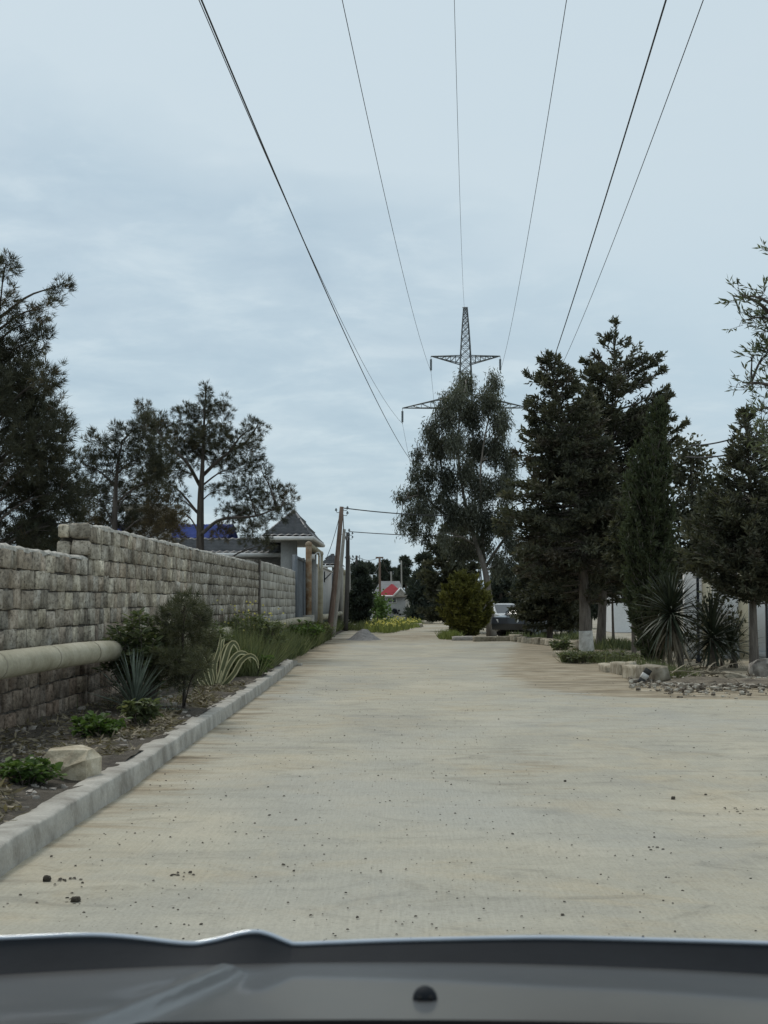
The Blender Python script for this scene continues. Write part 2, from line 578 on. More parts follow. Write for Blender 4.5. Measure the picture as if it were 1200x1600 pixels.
M['painted_stripe'] = surf('white_kerb_paint', [(.3, (.50, .49, .46)), (.7, (.70, .69, .66))], 5, bump=.4)
M['black_stripe'] = surf('black_kerb_paint', [(.3, (.03, .03, .03)), (.7, (.07, .07, .065))], 5, bump=.4)

# road: brushed concrete with dust, sand (attribute 'tone') and stains
m, nt, out = new_mat('road_concrete')
n = N(nt)
conc = n.ramp(n.noise(.55, 8, .6, n.map((1, .55, 1)), .6), [(.30, (.325, .322, .29)), (.5, (.385, .376, .325)), (.70, (.455, .43, .36))])
bands = n.noise(1.0, 6, .62, n.map((.22, 2.2, 1)), .5)
conc = n.mix(.38, conc, n.ramp(bands, [(.32, (.72, .72, .73)), (.5, (.93, .925, .90)), (.68, (1.12, 1.09, 1.02))]), 'MULTIPLY')
tan = n.ramp(n.noise(.9, 9, .7, n.map((.8, .8, 1), (9, 4, 0)), .9), [(.50, 0.), (.66, .75)])
conc = n.mix(tan, conc, (.40, .36, .275))
scuff = n.ramp(n.noise(1.6, 9, .72, n.map((.9, 1.3, 1), (3, 8, 0), (0, 0, .5)), 1.2), [(.36, .66), (.46, .96), (.6, 1.05)])
conc = n.mix(.6, conc, scuff, 'MULTIPLY')
cool = n.ramp(n.noise(.35, 3, .5, n.map((1, .6, 1), (4.3, 2.2, 0)), .4), [(.5, 0.), (.68, 1.)])
conc = n.mix(n.math('MULTIPLY', cool, .5), conc, (.36, .375, .365))
broom = n.noise(1.0, 3, .6, n.map((70, 2.5, 1)))
conc = n.mix(.30, conc, n.ramp(broom, [(.3, .70), (.7, 1.12)]), 'MULTIPLY')
grit = n.noise(55, 5, .75)
conc = n.mix(.42, conc, n.ramp(grit, [(.32, .48), (.52, 1.0), (.75, 1.12)]), 'MULTIPLY')
dark_spots = n.ramp(n.noise(17, 2, .5), [(.70, 0.), (.76, 1.)])
conc = n.mix(n.math('MULTIPLY', dark_spots, .4), conc, (.17, .16, .145))
sand = n.ramp(n.noise(2.2, 8, .66, n.map((.6, 1.6, 1)), .3), [(.34, (.19, .152, .10)), (.5, (.33, .278, .195)), (.66, (.46, .41, .315))])
sand = n.mix(.6, sand, n.ramp(n.noise(1., 7, .65, n.map((.18, 3.2, 1)), .5), [(.38, .38), (.47, .85), (.6, 1.08)]), 'MULTIPLY')
sand = n.mix(.5, sand, n.ramp(grit, [(.3, .55), (.7, 1.1)]), 'MULTIPLY')
edge = n.math('ADD', n.attr('tone'), n.math('MULTIPLY', n.math('SUBTRACT', n.noise(1.1, 10, .72, n.map((.55, 1.7, 1)), .7), .5), 2.0))
fac = n.ramp(edge, [(.36, 0.), (.72, 1.)])
colr = n.mix(fac, n.mix(1., conc, (1.03, 1.0, .945), 'MULTIPLY'), sand)
h1 = n.math('ADD', n.math('MULTIPLY', broom, .35), n.math('MULTIPLY', grit, .5))
h2 = n.math('ADD', h1, n.math('MULTIPLY', n.noise(3.5, 6, .6), 1.2))
nt.links.new(n.principled(colr, .92, n.bump(h2, .55, .012), spec=.2), out.inputs[0])
M['road'] = m

# open ground: pale dirt with dull patches of green
m, nt, out = new_mat('dirt_ground')
n = N(nt)
base = n.ramp(n.noise(.5, 8, .62, None, .4), [(.3, (.23, .20, .15)), (.5, (.34, .31, .25)), (.72, (.45, .42, .35))])
base = n.mix(.4, base, n.ramp(n.noise(20, 5, .7), [(.3, .5), (.7, 1.1)]), 'MULTIPLY')
gr = n.ramp(n.noise(.13, 5, .6), [(.52, 0.), (.66, .8)])
base = n.mix(gr, base, (.10, .115, .055))
nt.links.new(n.principled(base, .95, n.bump(n.noise(9, 6, .65), .7, .04), spec=.15), out.inputs[0])
M['ground'] = m

# ------------------------------------------------------------------ ground, road, bed, kerb
RNG = np.random.default_rng(7)


def grid_sheet(x0, x1, y0, y1, nx, ny, zfun):
    X, Y = np.meshgrid(np.linspace(x0, x1, nx), np.linspace(y0, y1, ny))
    return np.stack([X, Y, zfun(X, Y)], -1)


def axis(parts):
    out = []
    for a, b, k in parts:
        out += list(np.linspace(a, b, k, endpoint=False))
    return np.array(out + [parts[-1][1]])


gx = axis([(-900, -60, 8), (-60, 60, 60), (60, 900, 8)])
gy = axis([(-60, 130, 90), (130, 1600, 14)])
GX, GY = np.meshgrid(gx, gy)
mb = MB()
mb.grid(np.stack([GX, GY, -.012 + .0 * GX], -1))
ob('ground', (mb, M['ground']), kind='structure')


def smooth(e0, e1, v):
    t = np.clip((v - e0) / (e1 - e0), 0, 1)
    return t * t * (3 - 2 * t)


rx = np.linspace(-4.2, 16, 92)
ry = axis([(-6, 10, 50), (10, 40, 140), (40, 62, 60)])
RX, RY = np.meshgrid(rx, ry)
rz = .012 * (vnoise(RX * .8, RY * .5, 3) - .5) + .006 * (vnoise(RX * 3, RY * 2, 5) - .5) + .012
# where wind-blown sand lies over the slab: the side of the junction under the trees
sx_left = np.interp(RY, [21.5, 22.5, 24, 26, 30, 36, 44, 52, 62], [9, 5.4, 2.6, 1.9, 1.75, 2.0, 2.8, 3.6, 4.4])
s1 = smooth(-.7, 1.2, RX - sx_left) * smooth(19.6, 24.4, RY)
s2 = smooth(-1.0, -2.2, RX) * .60 * smooth(3, 12, RY)                   # dust along the left kerb
s3 = smooth(2.6, 3.5, RX) * smooth(15, 9, RY) * .50                    # dusty patch in front right
s4 = .42 * np.exp(-((RX - 1.1) / .6) ** 2 - ((RY - 14) / 3.0) ** 2)
s5 = smooth(-1.9, -2.6, RX) * smooth(33, 38, RY) * .9
s6 = smooth(46, 60, RY) * .55
sandv = np.clip(np.max(np.stack([s1, s2, s3, s4, s5, s6]), 0), 0, 1)
mb = MB()
mb.grid(np.stack([RX, RY, rz], -1), sandv.ravel())
ob('road', (mb, M['road'], True), kind='structure')

# dirt track going on behind the slab
tx = np.linspace(-1, 1, 14)
ty = np.linspace(62, 190, 60)
cx = np.interp(ty, [62, 75, 90, 110, 140, 190], [.8, 1.3, 2.1, 2.7, 3.4, 4.4])
hw = np.interp(ty, [62, 75, 90, 190], [3.2, 1.6, 1.1, 1.3])
TX = cx[:, None] + tx[None, :] * (hw[:, None] + .35 * (vnoise(ty * .6, ty * 0, 2) - .5)[:, None])
TY = np.repeat(ty[:, None], 14, 1)
mb = MB()
mb.grid(np.stack([TX, TY, .004 + .012 * vnoise(TX, TY, 4)], -1), .35 + .5 * vnoise(TX * .8, TY * .4, 8).ravel())
ob('dirt_track', (mb, M['road'], True), kind='structure')

# kerb line
KY = np.array([-4, 4, 8.2, 11.8, 16, 22, 28, 32, 34.8])
KX = np.array([-2.12, -2.12, -2.13, -2.11, -2.16, -2.22, -2.30, -2.37, -2.46])


def kerb_x(y):
    return np.interp(y, KY, KX)


ky = np.linspace(-4, 34.8, 520)
kx = kerb_x(ky)
j = (vnoise(ky * 2.2, ky * 0, 11) - .5) * .018 + (vnoise(ky * 9, ky * 0, 14) - .5) * .012
jz = (vnoise(ky * 1.5, ky * 0, 12) - .5) * .016 + (vnoise(ky * 7, ky * 0, 15) - .5) * .006
w_k = .20 + (vnoise(ky * 2.8, ky * 0, 13) - .5) * .025
prof = []
for (dx, z) in ((.012, -.02), (.004, .10), (0, .155), (-.012, .168), (-.10, .172), (-.185, .168), (-.20, .15), (-.20, -.02)):
    xx = kx + np.where(dx < -.15, -w_k - (dx + .2) * -1, dx) + j * (.4 if dx > -.1 else 1.)
    prof.append(np.stack([xx, ky, np.where(z > .12, z + jz, z)], -1))
mb = MB()
mb.grid(np.stack(prof, 1))
ends = np.stack(prof, 1)
for e in (0, -1):
    q = ends[e]
    mb.add(q, [(0, 1, 2, 3), (0, 3, 4, 5), (0, 5, 6, 7)])
kerb = ob('kerb', (mb, M['concrete']), kind='structure')
# broken chunks at the kerb end
for i, (dy, dx, s) in enumerate(((.35, -.05, .16), (.75, -.22, .12), (.55, .12, .08), (1.1, -.1, .10))):
    mb = MB()
    mb.box((-s, -s, -s * .6), (s, s, s * .6))
    V = np.vstack(mb.V) + RNG.normal(0, s * .22, (8, 3))
    ob('concrete_chunk', mesh_np('concrete_chunk', V, np.vstack(mb.F), M['concrete']), loc=(-2.5 + dx, 34.8 + dy, s * .4),
       label=['largest grey concrete chunk at the broken far kerb end', 'mid-sized concrete chunk lying on the soil behind the kerb end', 'smallest concrete chunk lying on the slab side of the kerb end', 'concrete chunk lying farthest beyond the kerb end'][i], cat='rubble', group='chunks at the kerb end')

# planting bed behind the kerb
bx = np.linspace(0, 1, 26)
by = axis([(-4, 7, 20), (7, 36, 150), (36, 100, 90)])
inner = np.where(by < 34.9, kerb_x(by) - .12, np.interp(by, [34.9, 37, 48, 58, 70, 100], [-2.65, -2.75, -2.9, -2.95, -3.0, -3.0]))
BX = inner[:, None] + (-3.95 - inner[:, None]) * bx[None, :]
BY = np.repeat(by[:, None], 26, 1)
bz = .125 + .05 * (vnoise(BX * 2, BY * 2, 21) - .3) + .04 * vnoise(BX * 7, BY * 7, 22) + .02 * vnoise(BX * 18, BY * 18, 25) + .05 * bx[None, :]
fade = smooth(36, 34.9, BY)
bz = bz * (.25 + .75 * fade) - (1 - fade) * .03 * (bx[None, :] < .1)
mb = MB()
mb.grid(np.stack([BX, BY, bz], -1)[:, ::-1])
ob('soil_bed', (mb, M['soil']), kind='structure')


def bed_z(x, y):
    return .15 if y < 35 else .06


# ------------------------------------------------------------------ block walls on the left
WX = -3.86


def block_variants(mat, k, rng):
    """irregular sawn blocks, unit size, centred, chamfered"""
    res = []
    for _ in range(k):
        c = .03
        V, F = [], []
        for zz, ins in ((-.5, c), (-.5 + c, 0), (.5 - c, 0), (.5, c)):
            for (sx, sy) in ((-1, -1), (1, -1), (1, 1), (-1, 1)):
                V.append((sx * (.5 - ins * (.4 if True else 0)), sy * (.5 - ins), zz))
        V = np.array(V) + rng.normal(0, .016, (16, 3))
        for r in range(3):
            for q in range(4):
                a, b = r * 4 + q, r * 4 + (q + 1) % 4
                F.append((a, b, b + 4, a + 4))
        F += [(3, 2, 1, 0), (12, 13, 14, 15)]
        res.append(mesh_np('block', V, F, mat))
    return res


def stone_wall(name, label, y0, y1, z0, rows, rh, wmin, wmax, seed, mat_hi, mat_lo, n_single, thick=.36, lo_rows=4, ztop_slope=0., far_cap=True):
    rng = np.random.default_rng(seed)
    t = thing(name, label, 'wall', (WX, (y0 + y1) / 2, 0))
    hi = block_variants(mat_hi, 10, rng)
    lo = block_variants(mat_lo, 8, rng)
    H = rows * rh
    # mortar body, set back behind the block faces
    mb = MB()
    yy = np.linspace(y0 + .02, y1 - .02, int((y1 - y0) / .5) + 2)
    back = WX - thick
    sl = ztop_slope * (yy - y0)
    f = WX - .022
    sect = [np.stack([np.full_like(yy, f), yy, np.full_like(yy, -.1)], -1), np.stack([np.full_like(yy, f), yy, z0 + H - .01 + sl], -1),
            np.stack([np.full_like(yy, back), yy, z0 + H - .01 + sl], -1), np.stack([np.full_like(yy, back), yy, np.full_like(yy, -.1)], -1)]
    G = np.stack(sect, 1)
    mb.grid(G)
    mb.add(G[0], [(0, 1, 2, 3)])
    mb.add(G[-1], [(3, 2, 1, 0)])
    ob('mortar', (mb, M['mortar']), t)
    # uneven mortar spread along the top
    mb = MB()
    yc = np.linspace(y0, y1, int((y1 - y0) / .05) + 2)
    cap = []
    for dx, dz in ((.004, -.02), (.002, .012), (-.06, .03), (-.2, .03), (-thick - .01, .01), (-thick - .01, -.02)):
        cap.append(np.stack([WX + dx + .03 * (vnoise(yc * 5, yc * 0 + dx * 9, seed) - .5), yc, z0 + H + dz * (-.1 + 1.2 * vnoise(yc * 3.1, yc * 0 + dx * 5, seed + 1) + 1.1 * vnoise(yc * 9.7, yc * 0 + dx * 50, seed + 2)) + ztop_slope * (yc - y0)], -1))
    G = np.stack(cap, 1)
    mb.grid(G)
    mb.add(G[0][[0, 1, 2, 3, 4, 5]], [(0, 1, 2, 3), (0, 3, 4, 5)])
    ob('mortar_cap', (mb, M['cap']), t)
    # the blocks
    L = []
    for r in range(rows):
        y = y0 + rng.uniform(0, .12) - .02
        while y < y1 - .08:
            w = rng.uniform(wmin, wmax)
            if rng.random() < .13:
                w *= .5
            if rng.random() < .05:
                w *= 1.7
            w = min(w, y1 - y)
            zc_ = z0 + (r + .5) * rh + ztop_slope * (y - y0) * (r + .5) / rows
            L.append((y + w / 2, w, zc_, r))
            y += w
    L.sort(key=lambda q: q[0])
    rest = MB(), MB()
    for i, (yc_, w, z, r) in enumerate(L):
        low_ = r < lo_rows and (r < lo_rows - 1 or rng.random() < .6)
        me = (lo if low_ else hi)[rng.integers(0, 8)]
        dep = .16
        prot = rng.normal(0, .005)
        gap_y = .020 + abs(rng.normal(0, .012))
        gap_z = .007 + abs(rng.normal(0, .007))
        locv = (WX - dep / 2 + prot, yc_ + rng.normal(0, .004), z + rng.normal(0, .006))
        sc = (dep, max(w - gap_y, .05), rh - gap_z)
        if i < n_single:
            o = ob('block', me, t, loc=locv)
            o.rotation_euler = (rng.normal(0, .014), rng.normal(0, .008), rng.normal(0, .012))
            o.scale = sc
        else:
            co = np.empty(48, dtype=np.float32)
            me.vertices.foreach_get('co', co)
            V = co.reshape(-1, 3) * np.array(sc) + np.array(locv)
            fi = np.empty(14 * 4, dtype=np.int32)
            me.loops.foreach_get('vertex_index', fi)
            rest[1 if low_ else 0].add(V, fi.reshape(-1, 4))
    for b, mt in zip(rest, (mat_hi, mat_lo)):
        if b.n:
            ob('blocks', (b, mt), t, kind='stuff')
    return t


stone_wall('stone_block_wall', 'low weathered limestone block wall at the left edge, its top below the stepped higher wall', 9.5, 18.9, .17, 9, .202, .24, .46, 31, M['block'], M['block_damp'], 300)
wall2 = stone_wall('stone_block_wall', 'tall long weathered limestone block wall starting at the broken stepped end', 18.92, 41.3, .15, 11, .205, .24, .46, 32, M['block'], M['block_damp'], 300, lo_rows=5, ztop_slope=.004)
# rough rubble stones showing at the stepped end of the tall wall
mbv = []
for k in range(3):
    u = np.linspace(0, math.pi, 7)
    v = np.linspace(0, 2 * math.pi, 11)
    G = np.stack([np.sin(u)[:, None] * np.cos(v)[None], np.sin(u)[:, None] * np.sin(v)[None], np.repeat(np.cos(u)[:, None], 11, 1)], -1)
    q = np.sign(G) * np.abs(G) ** .48
    q = q * (1 + .34 * (vnoise(G[..., 0] * 2 + 5 * k, G[..., 1] * 2 + G[..., 2] * 3, k) - .5))[..., None]
    b = MB()
    b.grid(q)
    mbv.append(b.mesh('end_stone', M['block'], True))
for (dx, z, sx, sz, k) in ((-.31, 2.33, .075, .085, 0), (-.12, 2.34, .125, .10, 1), (-.10, 2.13, .125, .09, 2), (-.31, 2.12, .09, .09, 0)):
    o = ob('end_stone', mbv[k], wall2, loc=(WX + dx, 18.93, z))
    o.scale = (sx, .10, sz)
stone_wall('pale_block_wall', 'neat pale block wall section ending at the dark metal gate', 41.75, 55.6, .1, 10, .248, .62, .95, 33, M['pale_block'], M['pale_block'], 300, lo_rows=0)
mb = MB()
mb.box((WX - .4, 41.3, 0), (WX + .03, 41.74, 2.62))
ob('wall_pillar', (mb, M['mortar']), label='grey mortar pillar between the rough wall and the neat pale wall', cat='pillar')

# ------------------------------------------------------------------ long pipe along the wall
PX = -3.48


def pipe_run(name, label, pts, r, mat, rings=True, ring_step=2.0, mats=None):
    t = thing(name, label, 'pipe', pts[0])
    mb = MB()
    p = np.array(pts, dtype=float)
    path = [p[0]]
    for a, b in zip(p[:-1], p[1:]):
        k = max(2, int(np.linalg.norm(b - a) / 1.2))
        path += [a + (b - a) * (i + 1) / k for i in range(k)]
    path = np.array(path)
    wob = np.stack([(vnoise(path[:, 1] * .35, path[:, 1] * 0, 41) - .5) * .03, path[:, 1] * 0, (vnoise(path[:, 1] * .3, path[:, 1] * 0, 42) - .5) * .05], -1)
    mb.tube(path + wob, r, 16)
    body_ = ob('pipe_body', (mb, mat, True), t)
    if rings:
        full = path + wob
        y = full[0, 1] + .4
        while y < full[-1, 1] - .3:
            c = np.array([np.interp(y, full[:, 1], full[:, 0]), y, np.interp(y, full[:, 1], full[:, 2])])
            mb = MB()
            mb.tube([c + (0, -.022, 0), c + (0, -.015, 0), c + (0, .015, 0), c + (0, .022, 0)], [r - .001, r + .003, r + .003, r - .001], 16)
            ob('seam_ring', (mb, M['pipe_ring'], True), t)
            y += ring_step * (.85 + .3 * RNG.random())
    return t


pipe_run('water_pipe', 'thick tan wrapped pipe running along the foot of the block wall', [(PX, 5, .90), (PX, 14, .885), (PX, 30, .85), (PX, 57.2, .83)], .125, M['pipe'])
# concrete rests under the pipe
for i, y in enumerate((10.5, 17.0, 23.5, 30, 36.5, 43, 49.5, 55)):
    mb = MB()
    mb.box((PX - .12, y - .1, 0), (PX + .12, y + .1, .73))
    if i in (5, 6, 7):
        ob('pipe_support', (mb, M['concrete']), label=['grey concrete pipe support half hidden behind the blossoming shrub', 'grey concrete pipe support midway along the neat pale wall', 'grey concrete pipe support just before the metal gate'][i - 5], cat='support', group='pipe supports')

# ------------------------------------------------------------------ tiled roofs, gate house, house behind the wall
def tile_face(mb, e0, e1, r0, r1, wave=.28, step=.42, amp=.055):
    e0, e1, r0, r1 = [np.array(v, dtype=float) for v in (e0, e1, r0, r1)]
    wid = max(np.linalg.norm(e1 - e0), .1)
    hgt = np.linalg.norm((r0 + r1) / 2 - (e0 + e1) / 2)
    nu = max(8, int(wid / wave) * 6)
    nr = max(1, int(hgt / step))
    nrm = np.cross(e1 - e0, (r0 + r1) / 2 - e0)
    nrm /= np.linalg.norm(nrm)
    if nrm[2] < 0:
        nrm = -nrm
    vs, off = [], []
    for i in range(nr):
        vs += [i / nr + 1e-4, (i + 1) / nr - 1e-4]
        off += [.075, 0.]
    vs, off = np.array(vs), np.array(off)
    u = np.linspace(0, 1, nu + 1)
    A = e0[None] + (e1 - e0)[None] * u[:, None]
    B = r0[None] + (r1 - r0)[None] * u[:, None]
    G = A[None] * (1 - vs)[:, None, None] + B[None] * vs[:, None, None]
    # waves keep their real width: measured along the eave direction
    d = (G - e0) @ unit(e1 - e0)
    w = amp * np.abs(np.sin(d * math.pi / wave)) + off[:, None]
    mb.grid(G + nrm * w[..., None])


def box_obj(name, lo, hi, mat, parent, **kw):
    b = MB()
    b.box(lo, hi)
    return ob(name, (b, mat), parent, **kw)


gh = thing('gate_canopy', 'dark tiled hipped canopy roof above the metal gate in the left wall', 'canopy', (-4.3, 61.5, 0))
ez, x0, x1, y0, y1 = 3.90, -5.25, -3.40, 57.9, 65.2
ap0, ap1 = (-4.32, 61.2, 5.08), (-4.32, 61.9, 5.08)
mb = MB()
tile_face(mb, (x0, y0, ez), (x1, y0, ez), ap0, ap0)
tile_face(mb, (x1, y0, ez), (x1, y1, ez), ap0, ap1)
tile_face(mb, (x1, y1, ez), (x0, y1, ez), ap1, ap1)
tile_face(mb, (x0, y1, ez), (x0, y0, ez), ap1, ap0)
rf = ob('roof', (mb, M['roof_dark']), gh)
mb = MB()
for (a, b) in (((x0, y0), (x1, y0)), ((x1, y0), (x1, y1)), ((x1, y1), (x0, y1)), ((x0, y1), (x0, y0))):
    mb.tube([((a[0] + 4.32) * 1.07 - 4.32, (a[1] - 61.5) * 1.03 + 61.5, ez - .02), ((b[0] + 4.32) * 1.07 - 4.32, (b[1] - 61.5) * 1.03 + 61.5, ez - .02)], .075, 8)
ob('gutter', (mb, M['gutter']), gh)
box_obj('soffit', (x0 + .03, y0 + .03, ez - .06), (x1 - .03, y1 - .03, ez - .02), M['plaster'], gh)
box_obj('pillar', (-4.62, 58.5, 0), (-4.02, 59.0, ez - .06), M['plaster'], gh)
box_obj('pillar', (-3.98, 64.4, 0), (-3.6, 64.8, ez - .06), M['plaster'], gh)
mb = MB()
for a, b in ((ap0, (x0, y0, ez)), (ap0, (x1, y0, ez)), (ap1, (x1, y1, ez))):
    mb.tube([np.array(a) + (0, 0, .05), np.array(b) + (0, 0, .05)], .055, 6)
ob('ridge_cap', (mb, M['roof_dark']), rf)

gate = thing('metal_gate', 'dark blue-grey corrugated metal gate beside the pale block wall', 'gate', (WX, 60, 0))
mb = MB()
yy = np.linspace(55.9, 64.2, 200)
corr = WX - .05 + .05 * np.sign(np.sin(yy * 2 * math.pi / .42)) * np.abs(np.sin(yy * 2 * math.pi / .42)) ** .4
mb.grid(np.stack([np.stack([corr, yy, np.full_like(yy, z)], -1) for z in (.12, 3.05)], 1))
ob('gate_sheet', (mb, M['gate']), gate)
for y in (55.75, 60, 64.25):
    box_obj('gate_post', (WX - .12, y - .09, 0), (WX + .06, y + .09, 3.2), M['gate'], gate)
box_obj('top_rail', (WX - .1, 55.85, 3.06), (WX + .04, 64.2, 3.16), M['gate'], gate)

house = thing('house', 'low house behind the block wall with dark tiled roof and white gutter', 'house', (-7, 64, 0))
box_obj('wall', (-12.5, 60.6, 0), (-4.75, 64.2, 3.3), M['rock'], house)
mb = MB()
tile_face(mb, (-12.9, 60.2, 3.34), (-4.62, 60.2, 3.34), (-12.9, 62.4, 4.05), (-4.62, 62.4, 4.05))
tile_face(mb, (-4.62, 64.6, 3.34), (-12.9, 64.6, 3.34), (-4.62, 62.4, 4.05), (-12.9, 62.4, 4.05))
ob('roof', (mb, M['roof_dark']), house)
mb = MB()
mb.tube([(-12.9, 60.08, 3.32), (-4.62, 60.08, 3.32)], .09, 8)
ob('gutter', (mb, M['gutter']), house)
house_b = thing('house', 'house with a bright blue tiled roof showing behind the pine trunk', 'house', (-9, 75, 0))
box_obj('wall', (-14, 72.5, 0), (-8.5, 80, 4.1), M['plaster'], house_b)
mb = MB()
tile_face(mb, (-14.3, 72, 4.1), (-8.3, 72, 4.1), (-14.3, 76, 5.3), (-8.35, 76, 5.3), amp=.06)
tile_face(mb, (-8.3, 80, 4.1), (-14.3, 80, 4.1), (-8.35, 76, 5.3), (-14.3, 76, 5.3), amp=.06)
ob('roof', (mb, M['roof_blue']), house_b)
shed = thing('shed', 'small grey concrete shed with a flat roof hidden behind the pines', 'shed', P(222, 900, 48))
a, b = P(196, 800, 48), P(246, 800, 48)
box_obj('wall', (a[0], 48, 0), (b[0], 51, a[2] + .05), M['plaster'], shed)
box_obj('roof_slab', (a[0] - .15, 47.8, a[2] + .051), (b[0] + .15, 51.2, a[2] + .24), M['concrete'], shed)

# gas pipe portal over the gate
def portal(name, label, pts, r, mats):
    t = thing(name, label, 'pipe', pts[0])
    for a, b, nm, mt in zip(pts[:-1], pts[1:], ('pipe_riser', 'pipe_bridge', 'pipe_drop', 'pipe_tail'), mats):
        mb = MB()
        mb.tube([a, (np.array(a) + np.array(b)) / 2, b], r, 12)
        ob(nm, (mb, M[mt], True), t)
    for c in pts[1:-1]:
        mb = MB()
        for k in range(1):
            u = np.linspace(-1, 1, 7)
            mb.tube([np.array(c) + (0, 0, r * 1.12 * q) for q in u], r * 1.15 * np.sqrt(np.clip(1 - u * u * .95, .02, 1)), 12)
        ob('elbow', (mb, M[mats[0]], True), t)
    return t


portal('gas_pipe_portal', 'rusty pipe rising beside the gate and bridging over it', [(PX, 57.3, .4), (PX, 57.3, 3.62), (PX, 65.6, 3.55), (PX, 65.6, .2)], .115, ('pipe_rust', 'pipe', 'pipe'))
box_obj('riser_footing', (PX - .2, 57.05, 0), (PX + .2, 57.6, 1.0), M['concrete'], bpy.data.objects['gas_pipe_portal'])
pipe_run('water_pipe', 'far stretch of the tan pipe between the gate and the second canopy', [(PX, 65.75, .83), (PX, 78, .82), (PX, 87.5, .84)], .125, M['pipe'], rings=False)
portal('gas_pipe_portal', 'pale pipe loop standing behind the leaning poles', [(PX, 87.6, .3), (PX, 87.6, 3.3), (PX, 93, 3.3), (PX, 93, .2)], .14, ('pole_pale', 'pipe', 'pipe'))

lamp = thing('gate_lamp', 'small white floodlight on a bent arm beside the rusty pipe', 'lamp', P(492, 870, 58.2))
c = P(490, 870, 58.2)
box_obj('lamp_head', c + (-.11, -.05, -.10), c + (.05, .06, .10), M['lamp'], lamp)
mb = MB()
mb.tube(curve([c + (.05, 0, .08), c + (.16, 0, .16), c + (.24, 0, .08), c + (.25, 0, -.45)], 12), .03, 6)
ob('lamp_arm', (mb, M['gutter']), lamp)

plw = thing('plaster_wall', 'plain grey plastered wall between the gate and the leaning poles', 'wall', (WX, 76, 0))
box_obj('wall_panel', (WX - .25, 66.1, 0), (WX, 84.5, 3.12), M['plaster'], plw)
box_obj('coping', (WX - .3, 66.05, 3.122), (WX + .05, 84.55, 3.2), M['concrete'], plw)
mb = MB()
mb.tube([P(507, 893, 76), P(507, 910, 76)], .03, 5)
mb.tube([P(507, 906, 76), P(517, 896, 82)], .03, 5)
ob('bracket', (mb, M['black']), plw)
gh2 = thing('gate_canopy', 'small dark tiled canopy roof behind the leaning poles', 'canopy', (-4.2, 90, 0))
x0, x1, y0, y1, ez = P(503, 884, 88)[0], P(533, 884, 88)[0], 86, 91, P(503, 884, 86)[2]
ap = (P(519, 865, 88)[0], 88.5, P(519, 865, 88)[2])
mb = MB()
tile_face(mb, (x0, y0, ez), (x1, y0, ez), ap, ap)
tile_face(mb, (x1, y0, ez), (x1, y1, ez), ap, ap)
tile_face(mb, (x1, y1, ez), (x0, y1, ez), ap, ap)
tile_face(mb, (x0, y1, ez), (x0, y0, ez), ap, ap)
ob('roof', (mb, M['roof_dark']), gh2)
mb = MB()
for (a, b) in (((x0, y0), (x1, y0)), ((x1, y0), (x1, y1)), ((x0, y1), (x0, y0))):
    mb.tube([(*a, ez - .03), (*b, ez - .03)], .06, 8)
ob('gutter', (mb, M['gutter']), gh2)
for x in (x0 + .25, x1 - .3):
    box_obj('pillar', (x - .15, y0 + .3, 0), (x + .15, y0 + .6, ez - .04), M['plaster'], gh2)
gate2 = thing('metal_gate', 'narrow dark metal gate beyond the plain grey wall', 'gate', (WX, 88, 0))
box_obj('gate_sheet', (WX - .08, 84.7, 0), (WX - .02, 92.5, 2.9), M['gate'], gate2)
for y in (84.7, 88.5, 92.4):
    box_obj('gate_post', (WX - .1, y - .08, 0), (WX + .05, y + .08, 3.05), M['gate'], gate2)

# ------------------------------------------------------------------ wooden poles and their wires
def wire(mb, a, b, sag, r, k=14):
    u = np.linspace(0, 1, k)
    p = np.array(a)[None] * (1 - u)[:, None] + np.array(b)[None] * u[:, None]
    p[:, 2] -= 4 * sag * u * (1 - u)
    mb.tube(p, r, 5)


def pole(label, base_px, Yb, top_px, Yt, r0, r1, mat, group, arms=(), hooks=True, Hb=0):
    b = P(base_px, 900, Yb)
    b[2] = -.1
    tp = P(*top_px, Yt)
    t = thing('utility_pole', label, 'utility pole', (b[0], b[1], 0), group)
    mb = MB()
    path = curve([b, b * .5 + tp * .5 + np.array([.03, 0, 0]), tp], 10)
    mb.tube(path, [r0, r1], 10)
    ob('post', (mb, mat, True), t)
    if hooks:
        for s, dz in ((1, .12), (-1, .2), (1, .32)):
            mb = MB()
            c = tp + np.array([0, 0, -dz])
            q = c + np.array([s * (r1 + .14), 0, .05])
            mb.tube([c, c + np.array([s * (r1 + .10), 0, -.03]), q], .014, 5)
            mb.tube([q, q + (0, 0, .03), q + (0, 0, .06), q + (0, 0, .1)], [.045, .05, .035, .02], 8)
            ob('insulator_hook', (mb, M['insulator']), t)
    for (w_, dz) in arms:
        mb = MB()
        mb.box(tp + np.array([-w_, -.05, -dz - .06]), tp + np.array([w_, .05, -dz + .06]))
        ob('crossarm', (mb, mat), t)
    return t, tp


